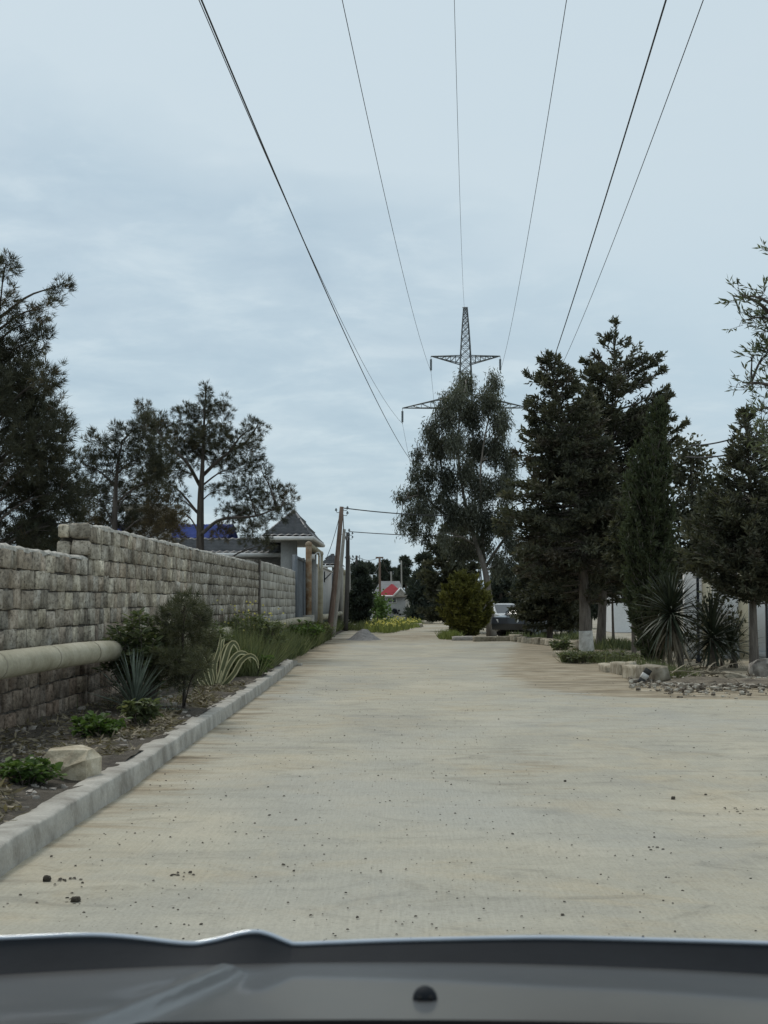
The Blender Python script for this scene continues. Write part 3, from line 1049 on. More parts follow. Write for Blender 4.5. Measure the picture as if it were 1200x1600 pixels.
g_ = 'poles along the left side of the street'
_, t1 = pole('reddish wooden pole leaning to the right, tallest beside the gate', 513, 60, (534, 792), 60.5, .125, .085, M['pole_wood'], g_)
_, t2 = pole('pale slender pole leaning just behind the reddish pole', 520, 66, (538, 827), 66.5, .10, .07, M['pole_pale'], g_)
_, t3 = pole('dark straight pole standing right behind the two leaning poles', 540, 80, (543.6, 832), 80, .13, .10, M['pole_dark'], g_)
_, t4 = pole('short pale pole against the dark tree beside the dark straight pole', 545, 90, (545.5, 868), 90, .09, .07, M['pole_pale'], g_)
_, t5 = pole('small dark far pole showing above the dark round tree', 557, 112, (557, 868), 112, .10, .08, M['pole_dark'], g_, hooks=True)
g2 = 'far poles around the red-roofed house'
_, f1 = pole('thin far pole with a crossarm standing in front of the grey roof', 593, 112, (593, 870), 112, .10, .08, M['pole_wood'], g2, arms=((.28, .06),), hooks=False)
_, f2 = pole('short white far post left of the red-roofed house', 580, 105, (580, 898), 105, .12, .10, M['white_wall'], g2, hooks=False)
_, f3 = pole('thin far pole rising behind the grey roof ridge', 611, 150, (611, 893), 150, .10, .08, M['pole_pale'], g2, hooks=True)
_, f4 = pole('thin far pole beside the tall dark conifer and the white gable', 627, 150, (627, 876), 150, .09, .07, M['pole_pale'], g2, hooks=False)


def cable(label, segs, r=.014, group='street cables', name='overhead_cable'):
    mb = MB()
    for a, b, sag in segs:
        wire(mb, a, b, sag, r)
    return ob(name, (mb, M['cable']), label=label, cat='cable', group=group)


cable('street cable from the reddish leaning pole into the eucalyptus crown', [(t1 + (.1, 0, -.05), P(700, 806, 66), .06)], .022)
cable('lower street cable from the dark straight pole into the eucalyptus crown', [(t3 + (.05, 0, .05), P(720, 838, 72), .05)], .022)
cable('twisted drop cable hanging from the reddish pole to the pale pole', [(t1 + (.05, 0, -.3), t2 + (0, 0, -.1), .25), (t2, t3 + (0, 0, -.2), .35), (t3 + (0, 0, -.3), t4, .35), (t4, t5, .3)], .02)
cable('thin drop cable slanting from the reddish pole to the gate canopy', [(t1 + (-.05, 0, -.2), P(510, 872, 64), .15)], .012)
cable('far thin cable joining the posts near the red-roofed house', [(f2 + (0, 0, -.05), f1 + (0, 0, -.6), .15), (f1, t5, .3), (f1 + (.2, 0, -.05), f3, .5)], .016)
cable('pair of pale cables crossing the sky gap at the tall conifer', [(P(1072, 714, 44), P(1145, 709, 40), .05), (P(1080, 696, 44), P(1150, 684, 40), .05)], .022)

# ------------------------------------------------------------------ lattice pylon and its power line
PY = 182.0
TX_ = P(728.5, 900, PY)[0]


def zt(py):
    return P(728, py, PY)[2]


pyl = thing('lattice_pylon', 'tall grey steel lattice pylon rising behind the eucalyptus', 'pylon', (TX_, PY, 0))


def bar(mb, a, b, r):
    mb.tube([a, b], r, 4)


levels = [(948, 26), (900, 22), (860, 19), (825, 16.5), (795, 14.8), (768, 13.5), (742, 12.6), (718, 12), (695, 11.5), (673, 11), (652, 10.6), (632, 10.2), (614, 9.7), (597, 9.2), (582, 8.8), (569, 8.3), (556, 7.8),
          (543, 7.2), (531, 6.4), (520, 5.7), (510, 5.0), (501, 4.3), (493, 3.7), (486, 3.1), (481, 2.8)]
mast = MB()
brace = MB()
cs = []
for py, hw_ in levels:
    h = hw_ * S(PY)
    z = zt(py)
    cs.append([np.array([TX_ + sx * h, PY + sy * h, z]) for sx, sy in ((-1, -1), (1, -1), (1, 1), (-1, 1))])
for a, b in zip(cs[:-1], cs[1:]):
    for k in range(4):
        bar(mast, a[k], b[k], .075)
        k2 = (k + 1) % 4
        bar(brace, a[k], b[k2], .035)
        bar(brace, a[k2], b[k], .035)
        bar(brace, b[k], b[k2], .03)
bar(mast, np.array([TX_ - .35, PY, zt(480.5)]), np.array([TX_ + .3, PY, zt(480.5)]), .07)
ob('mast', (mast, M['steel']), pyl)
ob('bracing', (brace, M['steel']), pyl)


def arm(py_out, py_in, half_px, body_px, s, horizontal_top):
    mb = MB()
    tip = np.array([TX_ + s * half_px * S(PY), PY, zt(py_out)])
    xb = TX_ + s * body_px * S(PY)
    d = body_px * S(PY)
    straight = [np.array([xb, PY + sy * d, zt(py_out)]) for sy in (-1, 1)]
    slope = [np.array([xb, PY + sy * d, zt(py_in)]) for sy in (-1, 1)]
    for q in (0, 1):
        bar(mb, straight[q], tip, .06)
        bar(mb, slope[q], tip, .06)
    K = 6
    for q in (0, 1):
        for i in range(K):
            u0, u1 = i / K, (i + 1) / K
            A0, A1 = straight[q] + (tip - straight[q]) * u0, straight[q] + (tip - straight[q]) * u1
            B0, B1 = slope[q] + (tip - slope[q]) * u0, slope[q] + (tip - slope[q]) * u1
            bar(mb, A0, B0, .03)
            bar(mb, A0, B1, .03)
    for i in range(K):
        u0 = i / K
        bar(mb, straight[0] + (tip - straight[0]) * u0, straight[1] + (tip - straight[1]) * u0, .03)
    return mb, tip


tips = {}
for nm, po, pi, half_, bod in (('upper', 556.5, 569, 54.4, 7.8), ('middle', 637.5, 617, 99.4, 10.3), ('lower', 716, 696, 46.2, 12)):
    for s in (-1, 1):
        mb, tip = arm(po, pi, half_, bod, s, True)
        a = ob('crossarm', (mb, M['steel']), pyl)
        ins = MB()
        prof_ = np.linspace(0, 1, 25)
        pts = np.stack([np.full(25, tip[0]), np.full(25, tip[1]), tip[2] - .35 - 1.35 * prof_], -1)
        ins.tube(pts, .10 + .05 * (np.arange(25) % 2), 8)
        ins.tube([tip, tip - np.array([0, 0, .4])], .03, 4)
        ins.tube([tip - np.array([0, 0, 1.68]), tip - np.array([0, 0, 1.9])], .03, 4)
        ob('insulator', (ins, M['insulator']), a)
        tips[nm, s] = tip - np.array([0, 0, 1.85])
DIRX = .04472


def powerline(label, tip, sag, r=.017, span=290):
    u = np.linspace(0, 1, 90)
    Y = PY - span * u
    p = np.stack([tip[0] - (PY - Y) * DIRX, Y, tip[2] - 4 * sag * u * (1 - u)], -1)
    mb = MB()
    mb.tube(p, r, 5)
    ub = np.linspace(0, 1, 30)
    q = np.stack([tip[0] + 250 * ub * DIRX, PY + 250 * ub, tip[2] - 4 * 6 * ub * (1 - ub) - 7 * ub], -1)
    mb.tube(q, r, 5)
    ob('power_cable', (mb, M['cable']), label=label, cat='cable', group='cables of the lattice pylon')


powerline('power cable second from the right, running to the upper right pylon arm'.replace('second from the right', 'third from the right edge'), tips['upper', 1], 5.4, .016, 247)
powerline('power cable running to the upper left pylon arm, left of the centre wire', tips['upper', -1], 5.4, .016, 247)
powerline('upper of the two nearly touching power cables, leftmost across the sky', tips['middle', -1], 3.72, .016, 206.4)
powerline('rightmost power cable sinking behind the taller conifer', tips['middle', 1], 3.72, .016, 206.4)
powerline('lower of the two leftmost power cables, ending in the eucalyptus leaves', tips['lower', -1], 6.66, .015, 254.2)
powerline('power cable second from the right, sinking between the two conifer tops', tips['lower', 1], 6.66, .015, 254.2)
powerline('thin single wire running to the very tip of the pylon', np.array([TX_, PY, zt(481.5)]), 13.18, .011, 235.4)

# ------------------------------------------------------------------ trees
def tuft_points(C, Rr, nn, rng, shell=.45):
    """points in an ellipsoid, thinned towards the middle"""
    d = rng.normal(size=(nn, 3))
    d /= np.linalg.norm(d, axis=1)[:, None]
    r = (shell + (1 - shell) * rng.random(nn) ** .8)[:, None]
    return C + d * r * Rr, d


def needles(mb, C, D, rng, k, L, W, spread, tone):
    n_ = len(C)
    d = np.repeat(unit_rows(D), k, 0) + spread * rng.normal(size=(n_ * k, 3))
    c = np.repeat(C, k, 0) + rng.normal(0, L * .12, (n_ * k, 3))
    t = np.clip(np.repeat(tone, k) + rng.normal(0, .08, n_ * k), 0, 1)
    mb.leaves(c, d, L * rng.uniform(.7, 1.15, n_ * k), W, rng, t, taper=.35)


def unit_rows(a):
    return a / (np.linalg.norm(a, axis=1)[:, None] + 1e-9)


def lobe_tree(name, label, cat, Y, trunk_px, r0, lobes, style, mat, seed, group=None, bark='bark_dark', density=1., depth=.9, trunk_extra=(), scale_leaf=1., Ydepth=.0, dry=None):
    """trunk drawn through trunk_px, one limb to each lobe, twigs and leaf clusters inside the lobe"""
    rng = np.random.default_rng(seed)
    base = P(trunk_px[0][0], 900, Y)
    base[2] = 0
    t = thing(name, label, cat, base, group)
    tp = [P(*q, Y) for q in trunk_px]
    tp[0] = base - np.array([0, 0, .15])
    trunk = curve(tp, 26)
    wood = MB()
    wood.tube(trunk, r0 * (.12 + .88 * np.linspace(1, 0, 26) ** 1.4) * (1 + .25 * np.exp(-np.linspace(0, 9, 26))), 9)
    limbs = [trunk]
    for ex in trunk_extra:
        e = curve([P(*q, Y + rng.normal(0, .3)) for q in ex], 16)
        wood.tube(e, [r0 * .42, r0 * .10], 7)
        limbs.append(e)
    nodes = np.vstack([l[2:] for l in limbs])
    crown, crown2 = MB(), MB()
    for lb in lobes:
        px, py, rxp, ryp = lb[:4]
        dens = lb[4] if len(lb) > 4 else 1.
        isdry = len(lb) > 5 and lb[5]
        c = P(px, py, Y + rng.normal(0, depth * .55))
        rr = np.array([rxp * S(Y), max(rxp, ryp) * S(Y) * depth, ryp * S(Y)])
        dist = np.linalg.norm(nodes - c, axis=1) + 1.2 * np.maximum(nodes[:, 2] - c[2] + (.6 if style == 'pine' else .1) * np.linalg.norm(nodes[:, :2] - c[:2], axis=1), 0)
        a = nodes[np.argmin(dist)]
        mid = a * .5 + c * .5 + np.array([0, 0, .10 * np.linalg.norm(c - a)]) * (1 if style != 'droop' else 1.5)
        lim = curve([a, mid, c], 8)
        wood.tube(lim, [min(r0 * .3, .012 + .016 * np.linalg.norm(c - a)), .007], 5)
        area = (rr[0] * rr[2]) / .01
        k = max(5, int(area * (4.2 if style == 'pine' else 2.8) * dens * density / scale_leaf ** 1.6))
        if style == 'droop':
            rr = rr * .86
        pts, d = tuft_points(c, rr, k, rng, .25)
        for q in pts[:max(3, k // 10)]:
            s0 = lim[rng.integers(3, 8)]
            wood.tube([s0, s0 * .5 + q * .5 + (0, 0, .05), q], [.007, .003], 4)
        lobe_tone = rng.normal(0, .12 if style != 'droop' else .2)
        tone = np.clip(.42 + lobe_tone + .18 * rng.normal(size=k), 0, 1)
        tgt = crown2 if isdry else crown
        if style == 'pine':
            D = d + np.array([0, 0, .6])
            needles(tgt, pts, D, rng, 22, .135 * scale_leaf, .0105 * scale_leaf, .62, tone)
        elif style == 'droop':
            m_ = 9
            cc = np.repeat(pts, m_, 0) + rng.normal(0, .10 * scale_leaf, (k * m_, 3)) * (1, 1, 1.6)
            D = np.array([0, 0, -1.]) + .55 * rng.normal(size=(k * m_, 3))
            mb_t = np.clip(np.repeat(tone, m_) + rng.normal(0, .16, k * m_), 0, 1)
            tgt.leaves(cc, D, .17 * scale_leaf * rng.uniform(.7, 1.2, k * m_), .034 * scale_leaf, rng, mb_t, .4)
        elif style == 'narrow':
            m_ = 8
            D0 = unit_rows(d * .5 + np.array([-.5, 0, .5]) + .4 * rng.normal(size=(k, 3)))
            uu = rng.random((k, m_)) * .16
            cc = (pts[:, None] + D0[:, None] * uu[..., None]).reshape(-1, 3)
            for q, dd in zip(pts, D0):
                tgt_t = wood
                tgt_t.tube([q - dd * .06, q + dd * .16], [.004, .002], 3)
            D = np.repeat(D0, m_, 0) * .9 + .5 * rng.normal(size=(k * m_, 3))
            mb_t = np.clip(np.repeat(tone, m_) + rng.normal(0, .14, k * m_), 0, 1)
            tgt.leaves(cc, D, .12 * scale_leaf * rng.uniform(.7, 1.2, k * m_), .024 * scale_leaf, rng, mb_t, .45)
        elif style == 'leaf':
            m_ = 8
            cc = np.repeat(pts, m_, 0) + rng.normal(0, .08 * scale_leaf, (k * m_, 3))
            D = np.repeat(d, m_, 0) * .6 + .8 * rng.normal(size=(k * m_, 3))
            mb_t = np.clip(np.repeat(tone, m_) + rng.normal(0, .14, k * m_), 0, 1)
            tgt.leaves(cc, D, .13 * scale_leaf * rng.uniform(.6, 1.2, k * m_), .065 * scale_leaf, rng, mb_t, .45)
    ob('trunk', (wood, M[bark], True), t)
    ob('crown', (crown, M[mat]), t)
    if crown2.n:
        ob('dry_needles', (crown2, M[dry or 'pine_brown']), t)
    return t


def conifer(name, label, Y, axis_px, prof, nb, mat, seed, r0=.16, bark='bark', leafL=.15, leafW=.045, up=.35, elev=(55, 8), group=None, trunk_z0=-.15, whitewash=0., crown_clip=0., twig=1., dry_share=0., extra=(), skirt=None, cat='tree'):
    """prof: list of (py, left_px, right_px) crown half widths measured from the axis"""
    rng = np.random.default_rng(seed)
    base = P(axis_px[0][0], 900, Y)
    base[2] = 0
    t = thing(name, label, cat, base, group)
    ax = [P(*q, Y) for q in axis_px]
    ax[0] = base + np.array([0, 0, trunk_z0])
    trunk = curve(ax, 40)
    wood, crown, dry = MB(), MB(), MB()
    wood.tube(trunk[:38], (np.linspace(r0, .008, 40) * (1 + .3 * np.exp(-np.linspace(0, 16, 40))))[:38], 10)
    kt = 150
    ut = rng.random(kt)
    Ct = np.stack([np.interp(.86 + .14 * ut, np.linspace(0, 1, 40), trunk[:, q]) for q in range(3)], -1) + rng.normal(0, .03, (kt, 3))
    crown.leaves(Ct, np.array([0, 0, 1.1]) + rng.normal(0, .7, (kt, 3)), leafL * rng.uniform(.6, 1.3, kt) * (1.3 - .5 * ut), leafW, rng, np.clip(rng.normal(.4, .15, kt), 0, 1), .45)
    pys = np.array([q[0] for q in prof], dtype=float)
    zs = np.array([P(600, q, Y)[2] for q in pys])
    Lw = np.array([q[1] for q in prof]) * S(Y)
    Rw = np.array([q[2] for q in prof]) * S(Y)
    zo = np.argsort(zs)
    zs, Lw, Rw = zs[zo], Lw[zo], Rw[zo]
    zmin, zmax = zs[0], zs[-1]
    # branch heights follow the crown's surface
    zz = zmin + (zmax - zmin) * rng.random(nb * 3)
    wgt = (np.interp(zz, zs, Lw) + np.interp(zz, zs, Rw) + .15)
    keep = rng.random(nb * 3) < wgt / wgt.max() * 1.2
    zz = np.sort(zz[keep][:nb])[::-1]
    az = rng.random(len(zz)) * 2 * math.pi
    specs = [(z, a, 1., None) for z, a in zip(zz, az)] + [(P(600, e[0], Y)[2], e[1], 1., e[2] * S(Y)) for e in extra]
    for z, a, q, forced in specs:
        f = (z - zmin) / (zmax - zmin)
        c = math.cos(a)
        wl_, wr_ = np.interp(z, zs, Lw), np.interp(z, zs, Rw)
        L = (wr_ if c > 0 else wl_) * c * c + (wl_ + wr_) / 2 * (1 - c * c)
        L = L * min(1.18, .55 + .62 * rng.random() ** .7) + .05
        el = R(elev[1] + (elev[0] - elev[1]) * f ** 1.5 + rng.normal(0, 7))
        if forced:
            L, el = forced, R(38)
        h = np.array([c, math.sin(a), 0])
        s = np.linspace(0, 1, 7)
        i0 = np.array([np.interp(z - L * math.tan(el) * .75, trunk[:, 2], trunk[:, k]) for k in range(3)])
        path = i0 + h * (L * s)[:, None] + np.array([0, 0, 1.]) * (L * (math.tan(el) * .6 * s + up * .5 * s ** 2.2))[:, None]
        wood.tube(path, [min(.012 + L * .014, .06), .006], 4)
        m_ = max(7, int(L / .055 * twig))
        ss = .15 + .85 * rng.random(m_) ** .75
        O = np.stack([np.interp(ss, s, path[:, k]) for k in range(3)], -1)
        tang = unit(path[-1] - path[3])
        side = np.cross(tang, [0, 0, 1.])
        sg = rng.choice([-1., 1.], m_)
        D = unit_rows(tang * rng.uniform(.45, 1.1, m_)[:, None] + side * (sg * rng.uniform(.2, 1., m_))[:, None] + np.array([0, 0, 1.]) * rng.normal(.12, .3, m_)[:, None])
        tl = (.12 + .30 * L * (1.05 - ss)) * rng.uniform(.6, 1.2, m_)
        kk = 8
        u = rng.random((m_, kk))
        C = (O[:, None] + D[:, None] * (tl[:, None] * u)[..., None]).reshape(-1, 3) + rng.normal(0, .02, (m_ * kk, 3))
        DD = np.repeat(D, kk, 0) + .45 * rng.normal(size=(m_ * kk, 3))
        br = rng.normal(0, .13)
        tone = np.clip(.35 + br + .22 * (np.repeat(ss, kk) - .5) + .15 * rng.normal(size=m_ * kk), 0, 1)
        isdry = rng.random() < dry_share * (1.2 - f)
        (dry if isdry else crown).leaves(C, DD, leafL * rng.uniform(.6, 1.2, m_ * kk), leafW, rng, tone, .45)
    ob('trunk', (wood, M[bark], True), t)
    ob('crown', (crown, M[mat]), t)
    if dry.n:
        ob('dry_branches', (dry, M['conifer_dry']), t)
    if whitewash:
        b = MB()
        zt_ = trunk[:, 2]
        zz_ = np.linspace(-.05, whitewash, 8)
        pp = np.stack([np.interp(zz_, zt_, trunk[:, k]) for k in range(3)], -1)
        rr_ = np.interp(zz_, zt_, np.linspace(r0, .02, 40) * (1 + .3 * np.exp(-np.linspace(0, 16, 40)))) + .008
        b.tube(pp, rr_, 12)
        ob('whitewash_band', (b, M['whitewash'], True), t)
    return t


def round_far(name, label, Y, px, top, base_w, seed, mat='far_tree', bottom=None, group='far trees behind the houses', leaf=.42, shape='round', cat='tree', low=.22):
    """far tree: trunk plus many small sprays"""
    rng = np.random.default_rng(seed)
    z1 = P(px, top, Y)[2]
    c0 = P(px, 900, Y)
    w = base_w * S(Y)
    t = thing(name, label, cat, (c0[0], Y, 0), group)
    wood, crown = MB(), MB()
    wood.tube([(c0[0], Y, -.1), (c0[0] + .1, Y, z1 * .5), (c0[0], Y, z1 * .85)], [.18, .05], 7)
    nl = 26
    for i in range(nl):
        f = rng.random()
        if shape == 'cone':
            rad = w * (1.02 - f) ** .75 * (.65 + .35 * min(1, f * 6))
            zc2 = .25 + (z1 - .35) * f
        else:
            rad = w * math.sqrt(max(.05 if f > .5 or low > .1 else .7, 1 - (2 * f - .9) ** 2 * .9))
            zc2 = z1 * low + z1 * (.92 - low) * f
        a = rng.random() * 6.283
        q = np.array([c0[0] + math.cos(a) * rad * .62, Y + math.sin(a) * rad * .62, zc2])
        lr = w * .42 if shape != 'cone' else rad * .5 + .15
        k = int(70 + 60 * lr)
        pts, d = tuft_points(q, np.array([lr, lr, lr * .75]), k, rng, .3)
        D = d + np.array([0, 0, .5])
        tone = np.clip(.4 + rng.normal(0, .15) + .2 * d[:, 2] * 0 + .15 * rng.normal(size=k), 0, 1)
        needles(crown, pts, D, rng, 5, leaf * .8, leaf * .22, .6, tone)
        wood.tube([(c0[0], Y, max(.3, zc2 - rad * .4)), q], [.05, .01], 4)
    ob('trunk', (wood, M['bark']), t)
    ob('crown', (crown, M[mat]), t)
    return t


# pines behind the left wall
lobe_tree('pine_tree', 'tall dark pine at the left picture edge behind the low wall', 'tree', 24, [(-40, 900), (-30, 760), (-12, 600), (4, 440)], .10,
          [(10, 412, 22, 22), (45, 505, 30, 28, .8), (92, 448, 20, 18, .9), (70, 480, 28, 22, .7), (2, 470, 35, 35, .8), (-25, 520, 40, 45), (22, 545, 45, 30, .9), (65, 530, 22, 25, .8), (30, 600, 55, 40), (75, 585, 25, 30),
           (-20, 620, 50, 50), (40, 660, 60, 45), (92, 650, 18, 40, .8), (10, 720, 70, 50), (75, 715, 40, 40), (105, 672, 18, 22, .8), (40, 780, 75, 45), (95, 765, 35, 40, .9), (0, 840, 60, 40), (60, 835, 50, 35),
           (110, 815, 35, 35, .8), (-40, 740, 55, 70), (125, 780, 25, 40, .8), (20, 580, 50, 50), (60, 690, 55, 60), (30, 640, 60, 60), (70, 760, 60, 60)], 'pine', 'pine', 101, 'pines behind the left wall', density=1.7)
lobe_tree('pine_tree', 'bushy brownish pine between the tall edge pine and the open pine', 'tree', 31, [(178, 900), (180, 780), (190, 690)], .11,
          [(150, 690, 28, 25, .8), (195, 690, 32, 35), (225, 665, 25, 25, .9), (170, 735, 42, 35), (225, 715, 35, 40), (130, 725, 22, 25, .8), (150, 780, 38, 35), (205, 775, 42, 35), (245, 750, 28, 40, .9), (140, 820, 36, 30, 1, True), (185, 815, 40, 30, 1.),
           (250, 800, 30, 35, 1.1, True), (230, 830, 42, 28, 1.1, True), (268, 825, 26, 32, 1.1, True)], 'pine', 'pine', 102, 'pines behind the left wall', dry='pine_brown', density=1.5)
lobe_tree('pine_tree', 'open-crowned pine with a bare forked trunk behind the tall wall', 'tree', 41, [(313, 900), (313, 800), (316, 735), (319, 660), (322, 606)], .13,
          [(321, 612, 14, 16, .9), (315, 640, 24, 24), (292, 650, 24, 22), (345, 648, 22, 22, .9), (352, 625, 8, 12, .5), (330, 680, 36, 26), (285, 685, 36, 28), (252, 668, 26, 24), (222, 640, 20, 16, .8), (235, 665, 22, 26), (250, 705, 32, 28), (358, 690, 22, 24, .9),
           (398, 668, 22, 18, .9), (388, 700, 28, 24), (372, 730, 34, 22), (408, 735, 18, 22, .8), (270, 735, 32, 26), (240, 745, 28, 28), (345, 765, 24, 16, .7), (385, 765, 34, 24), (425, 770, 28, 22, .9), (452, 776, 14, 26, .8, True), (400, 800, 44, 20), (362, 800, 26, 20),
           (440, 800, 24, 16, .8), (395, 832, 34, 20, .9), (415, 850, 16, 14, .8), (345, 832, 20, 18, .8, True), (268, 775, 26, 22, .8), (285, 800, 14, 18, .6), (318, 690, 28, 24), (316, 716, 30, 16, .8), (340, 712, 26, 18, .9), (296, 705, 26, 20)],
          'pine', 'pine', 103, 'pines behind the left wall', density=1.45, trunk_extra=([(315, 745), (350, 712), (385, 690), (405, 660)], [(313, 760), (290, 720), (262, 695), (230, 650)], [(314, 835), (345, 812), (400, 806), (440, 790)]))

# right side: eucalyptus and its neighbours
lobe_tree('eucalyptus_tree', 'tall loose eucalyptus with drooping leaf clumps below the pylon', 'tree', 68, [(768, 993), (763, 930), (757, 888), (738, 830), (722, 760), (716, 680), (728, 600)], .20,
          [(727, 600, 20, 22), (716, 622, 18, 26), (772, 598, 13, 18), (765, 628, 22, 28), (697, 622, 10, 14, .7), (698, 650, 24, 30), (737, 648, 22, 34), (783, 660, 18, 34), (672, 676, 14, 24), (684, 700, 24, 26), (710, 690, 20, 26), (745, 700, 24, 30),
           (774, 705, 22, 30), (653, 712, 9, 20), (650, 742, 13, 16), (672, 740, 16, 20), (660, 768, 20, 16), (640, 772, 9, 12), (626, 776, 9, 12, .9), (645, 800, 18, 14), (627, 818, 9, 14, .9), (648, 826, 13, 18), (672, 806, 15, 20), (668, 838, 10, 14), (660, 792, 14, 14), (700, 750, 20, 30),
           (730, 740, 18, 30), (755, 765, 28, 28), (706, 800, 18, 28), (735, 805, 26, 28), (692, 842, 9, 20), (765, 815, 28, 28), (748, 852, 30, 24), (716, 858, 26, 24), (790, 760, 22, 34), (793, 815, 16, 30), (800, 850, 16, 22), (778, 882, 14, 26), (800, 885, 10, 20), (690, 780, 14, 18), (796, 720, 14, 26)],
          'droop', 'eucalyptus', 201, bark='bark_euc', density=2.1, scale_leaf=1.15, depth=1.1,
          trunk_extra=([(757, 888), (752, 800), (752, 720), (772, 610)], [(757, 888), (782, 850), (798, 828), (805, 800)], [(738, 830), (700, 780), (688, 720), (676, 670)], [(738, 830), (690, 800), (660, 775), (630, 780)]))
conifer('spruce_tree', 'slim dark conifer standing behind the golden shrub', 78, [(706, 985), (708, 880), (710, 800)], [(806, 3, 3), (830, 22, 22), (860, 34, 30), (890, 40, 36), (930, 46, 42), (970, 44, 42)], 170, 'conifer', 202, leafL=.26, leafW=.085, elev=(35, 0), up=.15, twig=.8)
conifer('thuja_shrub', 'golden green thuja shrub beside the eucalyptus trunk', 66, [(727, 997), (727, 940), (726, 900)], [(893, 4, 4), (905, 16, 18), (922, 28, 30), (945, 34, 36), (970, 34, 36), (988, 24, 24)], 190, 'golden', 203, r0=.07, leafL=.20, leafW=.06, elev=(65, 25), up=.8, twig=1.1, cat='shrub')
A = conifer('conifer_tree', 'dark conifer with the thick whitewashed trunk, its top leaning over the eucalyptus', 46, [(916, 1018), (908, 850), (890, 700), (855, 549)],
            [(549, 3, 3), (562, 12, 14), (578, 34, 20), (600, 42, 34), (640, 56, 50), (690, 68, 55), (740, 84, 60), (800, 104, 70), (850, 120, 70), (890, 104, 66), (915, 84, 56), (945, 50, 34)], 290, 'conifer', 204, r0=.19, leafL=.17, leafW=.052, whitewash=.62, dry_share=.26, elev=(45, -20), up=.22, extra=[(585, math.pi, 50), (640, math.pi, 62)])
B = conifer('conifer_tree', 'tallest dark conifer, its pointed top between the cable ends', 50, [(937, 1012), (946, 850), (955, 680), (962, 496)],
            [(496, 2, 2), (512, 10, 12), (535, 24, 22), (556, 38, 58), (585, 42, 76), (620, 54, 88), (660, 66, 98), (720, 80, 100), (800, 90, 96), (870, 84, 86), (920, 60, 60), (945, 30, 30)], 270, 'conifer', 205, r0=.15, leafL=.18, leafW=.055, dry_share=.06, elev=(40, -5), up=.35, extra=[(560, .15, 80), (668, .1, 122), (690, .3, 118), (700, -.2, 112)])
conifer('conifer_tree', 'dark bushy conifer filling the shade above the stone border', 56, [(858, 1003), (862, 900), (866, 790)], [(795, 8, 8), (830, 30, 30), (870, 48, 46), (915, 58, 52), (955, 55, 50), (985, 40, 40)], 230, 'conifer', 206, r0=.12, leafL=.2, leafW=.06, elev=(25, -12), up=.1)
conifer('cypress_tree', 'narrow columnar cypress standing behind the spiky yucca', 38, [(1018, 1036), (1017, 900), (1020, 760), (1030, 622)],
        [(622, 2, 2), (650, 11, 10), (690, 22, 17), (740, 32, 24), (800, 38, 28), (870, 36, 32), (940, 32, 32), (1000, 26, 26), (1025, 14, 14)], 330, 'cypress', 207, r0=.09, leafL=.15, leafW=.042, elev=(70, 62), up=.9, twig=1.5)
conifer('conifer_tree', 'conifer with a bare lower trunk beside the grey rock at the right', 33, [(1177, 1049), (1176, 930), (1174, 800), (1165, 642)],
        [(642, 2, 2), (660, 14, 12), (690, 24, 28), (730, 40, 44), (775, 58, 60), (820, 82, 80), (870, 100, 90), (905, 98, 90), (935, 60, 60), (948, 30, 30)], 300, 'conifer', 208, r0=.105, leafL=.13, leafW=.04, dry_share=.05, elev=(48, -4), up=.35)
lobe_tree('broadleaf_tree', 'round dark bushy tree filling the gap right of the cypress', 'tree', 47, [(1078, 1015), (1080, 900), (1082, 790), (1080, 720)], .12,
          [(1078, 705, 18, 22), (1098, 722, 18, 18), (1060, 735, 20, 26), (1085, 760, 34, 28), (1115, 765, 20, 22), (1062, 800, 34, 34), (1105, 805, 36, 32), (1080, 850, 44, 34), (1130, 850, 30, 30), (1050, 880, 30, 36), (1100, 895, 40, 26)], 'leaf', 'conifer', 209, density=1.3, scale_leaf=1.5)
lobe_tree('leafy_tree', 'narrow-leaved tree reaching in from the right picture edge', 'tree', 20, [(1330, 1250), (1310, 900), (1275, 700), (1240, 560), (1215, 450)], .10,
          [(1212, 398, 10, 8, .7), (1160, 462, 26, 14, .5), (1190, 470, 20, 22, .8), (1195, 505, 26, 24, .8), (1165, 500, 22, 14, .4), (1200, 550, 28, 26, .8), (1175, 560, 12, 12, .5), (1168, 600, 22, 16, .45), (1195, 605, 22, 24, .7), (1200, 650, 24, 24, .7), (1182, 640, 16, 14, .4), (1215, 700, 28, 40), (1190, 690, 16, 14, .5), (1250, 600, 40, 60), (1240, 500, 40, 50), (1260, 750, 50, 60)],
          'narrow', 'olive', 210, density=2.0, scale_leaf=.95, depth=.9, trunk_extra=([(1275, 700), (1235, 620), (1195, 600), (1160, 598)], [(1240, 560), (1210, 500), (1180, 470), (1145, 462)]))
# thin trunks in the shade with small crowns high up
for i, (px, py, Y, rr_, top, lab) in enumerate(((958, 1012, 52, .055, 870, 'thin bare trunk between the whitewashed conifer and the dark stake trunk'), (990, 1030, 40, .07, 820, 'thin black trunk beside the columnar cypress'))):
    conifer('young_conifer', lab, Y, [(px, py), (px - 1, 930), (px + 2, top - 60)], [(top - 60, 4, 4), (top - 20, 26, 26), (top + 40, 36, 34), (top + 75, 24, 24)], 120, 'conifer', 220 + i, r0=rr_, leafL=.17, leafW=.05, elev=(30, -10))

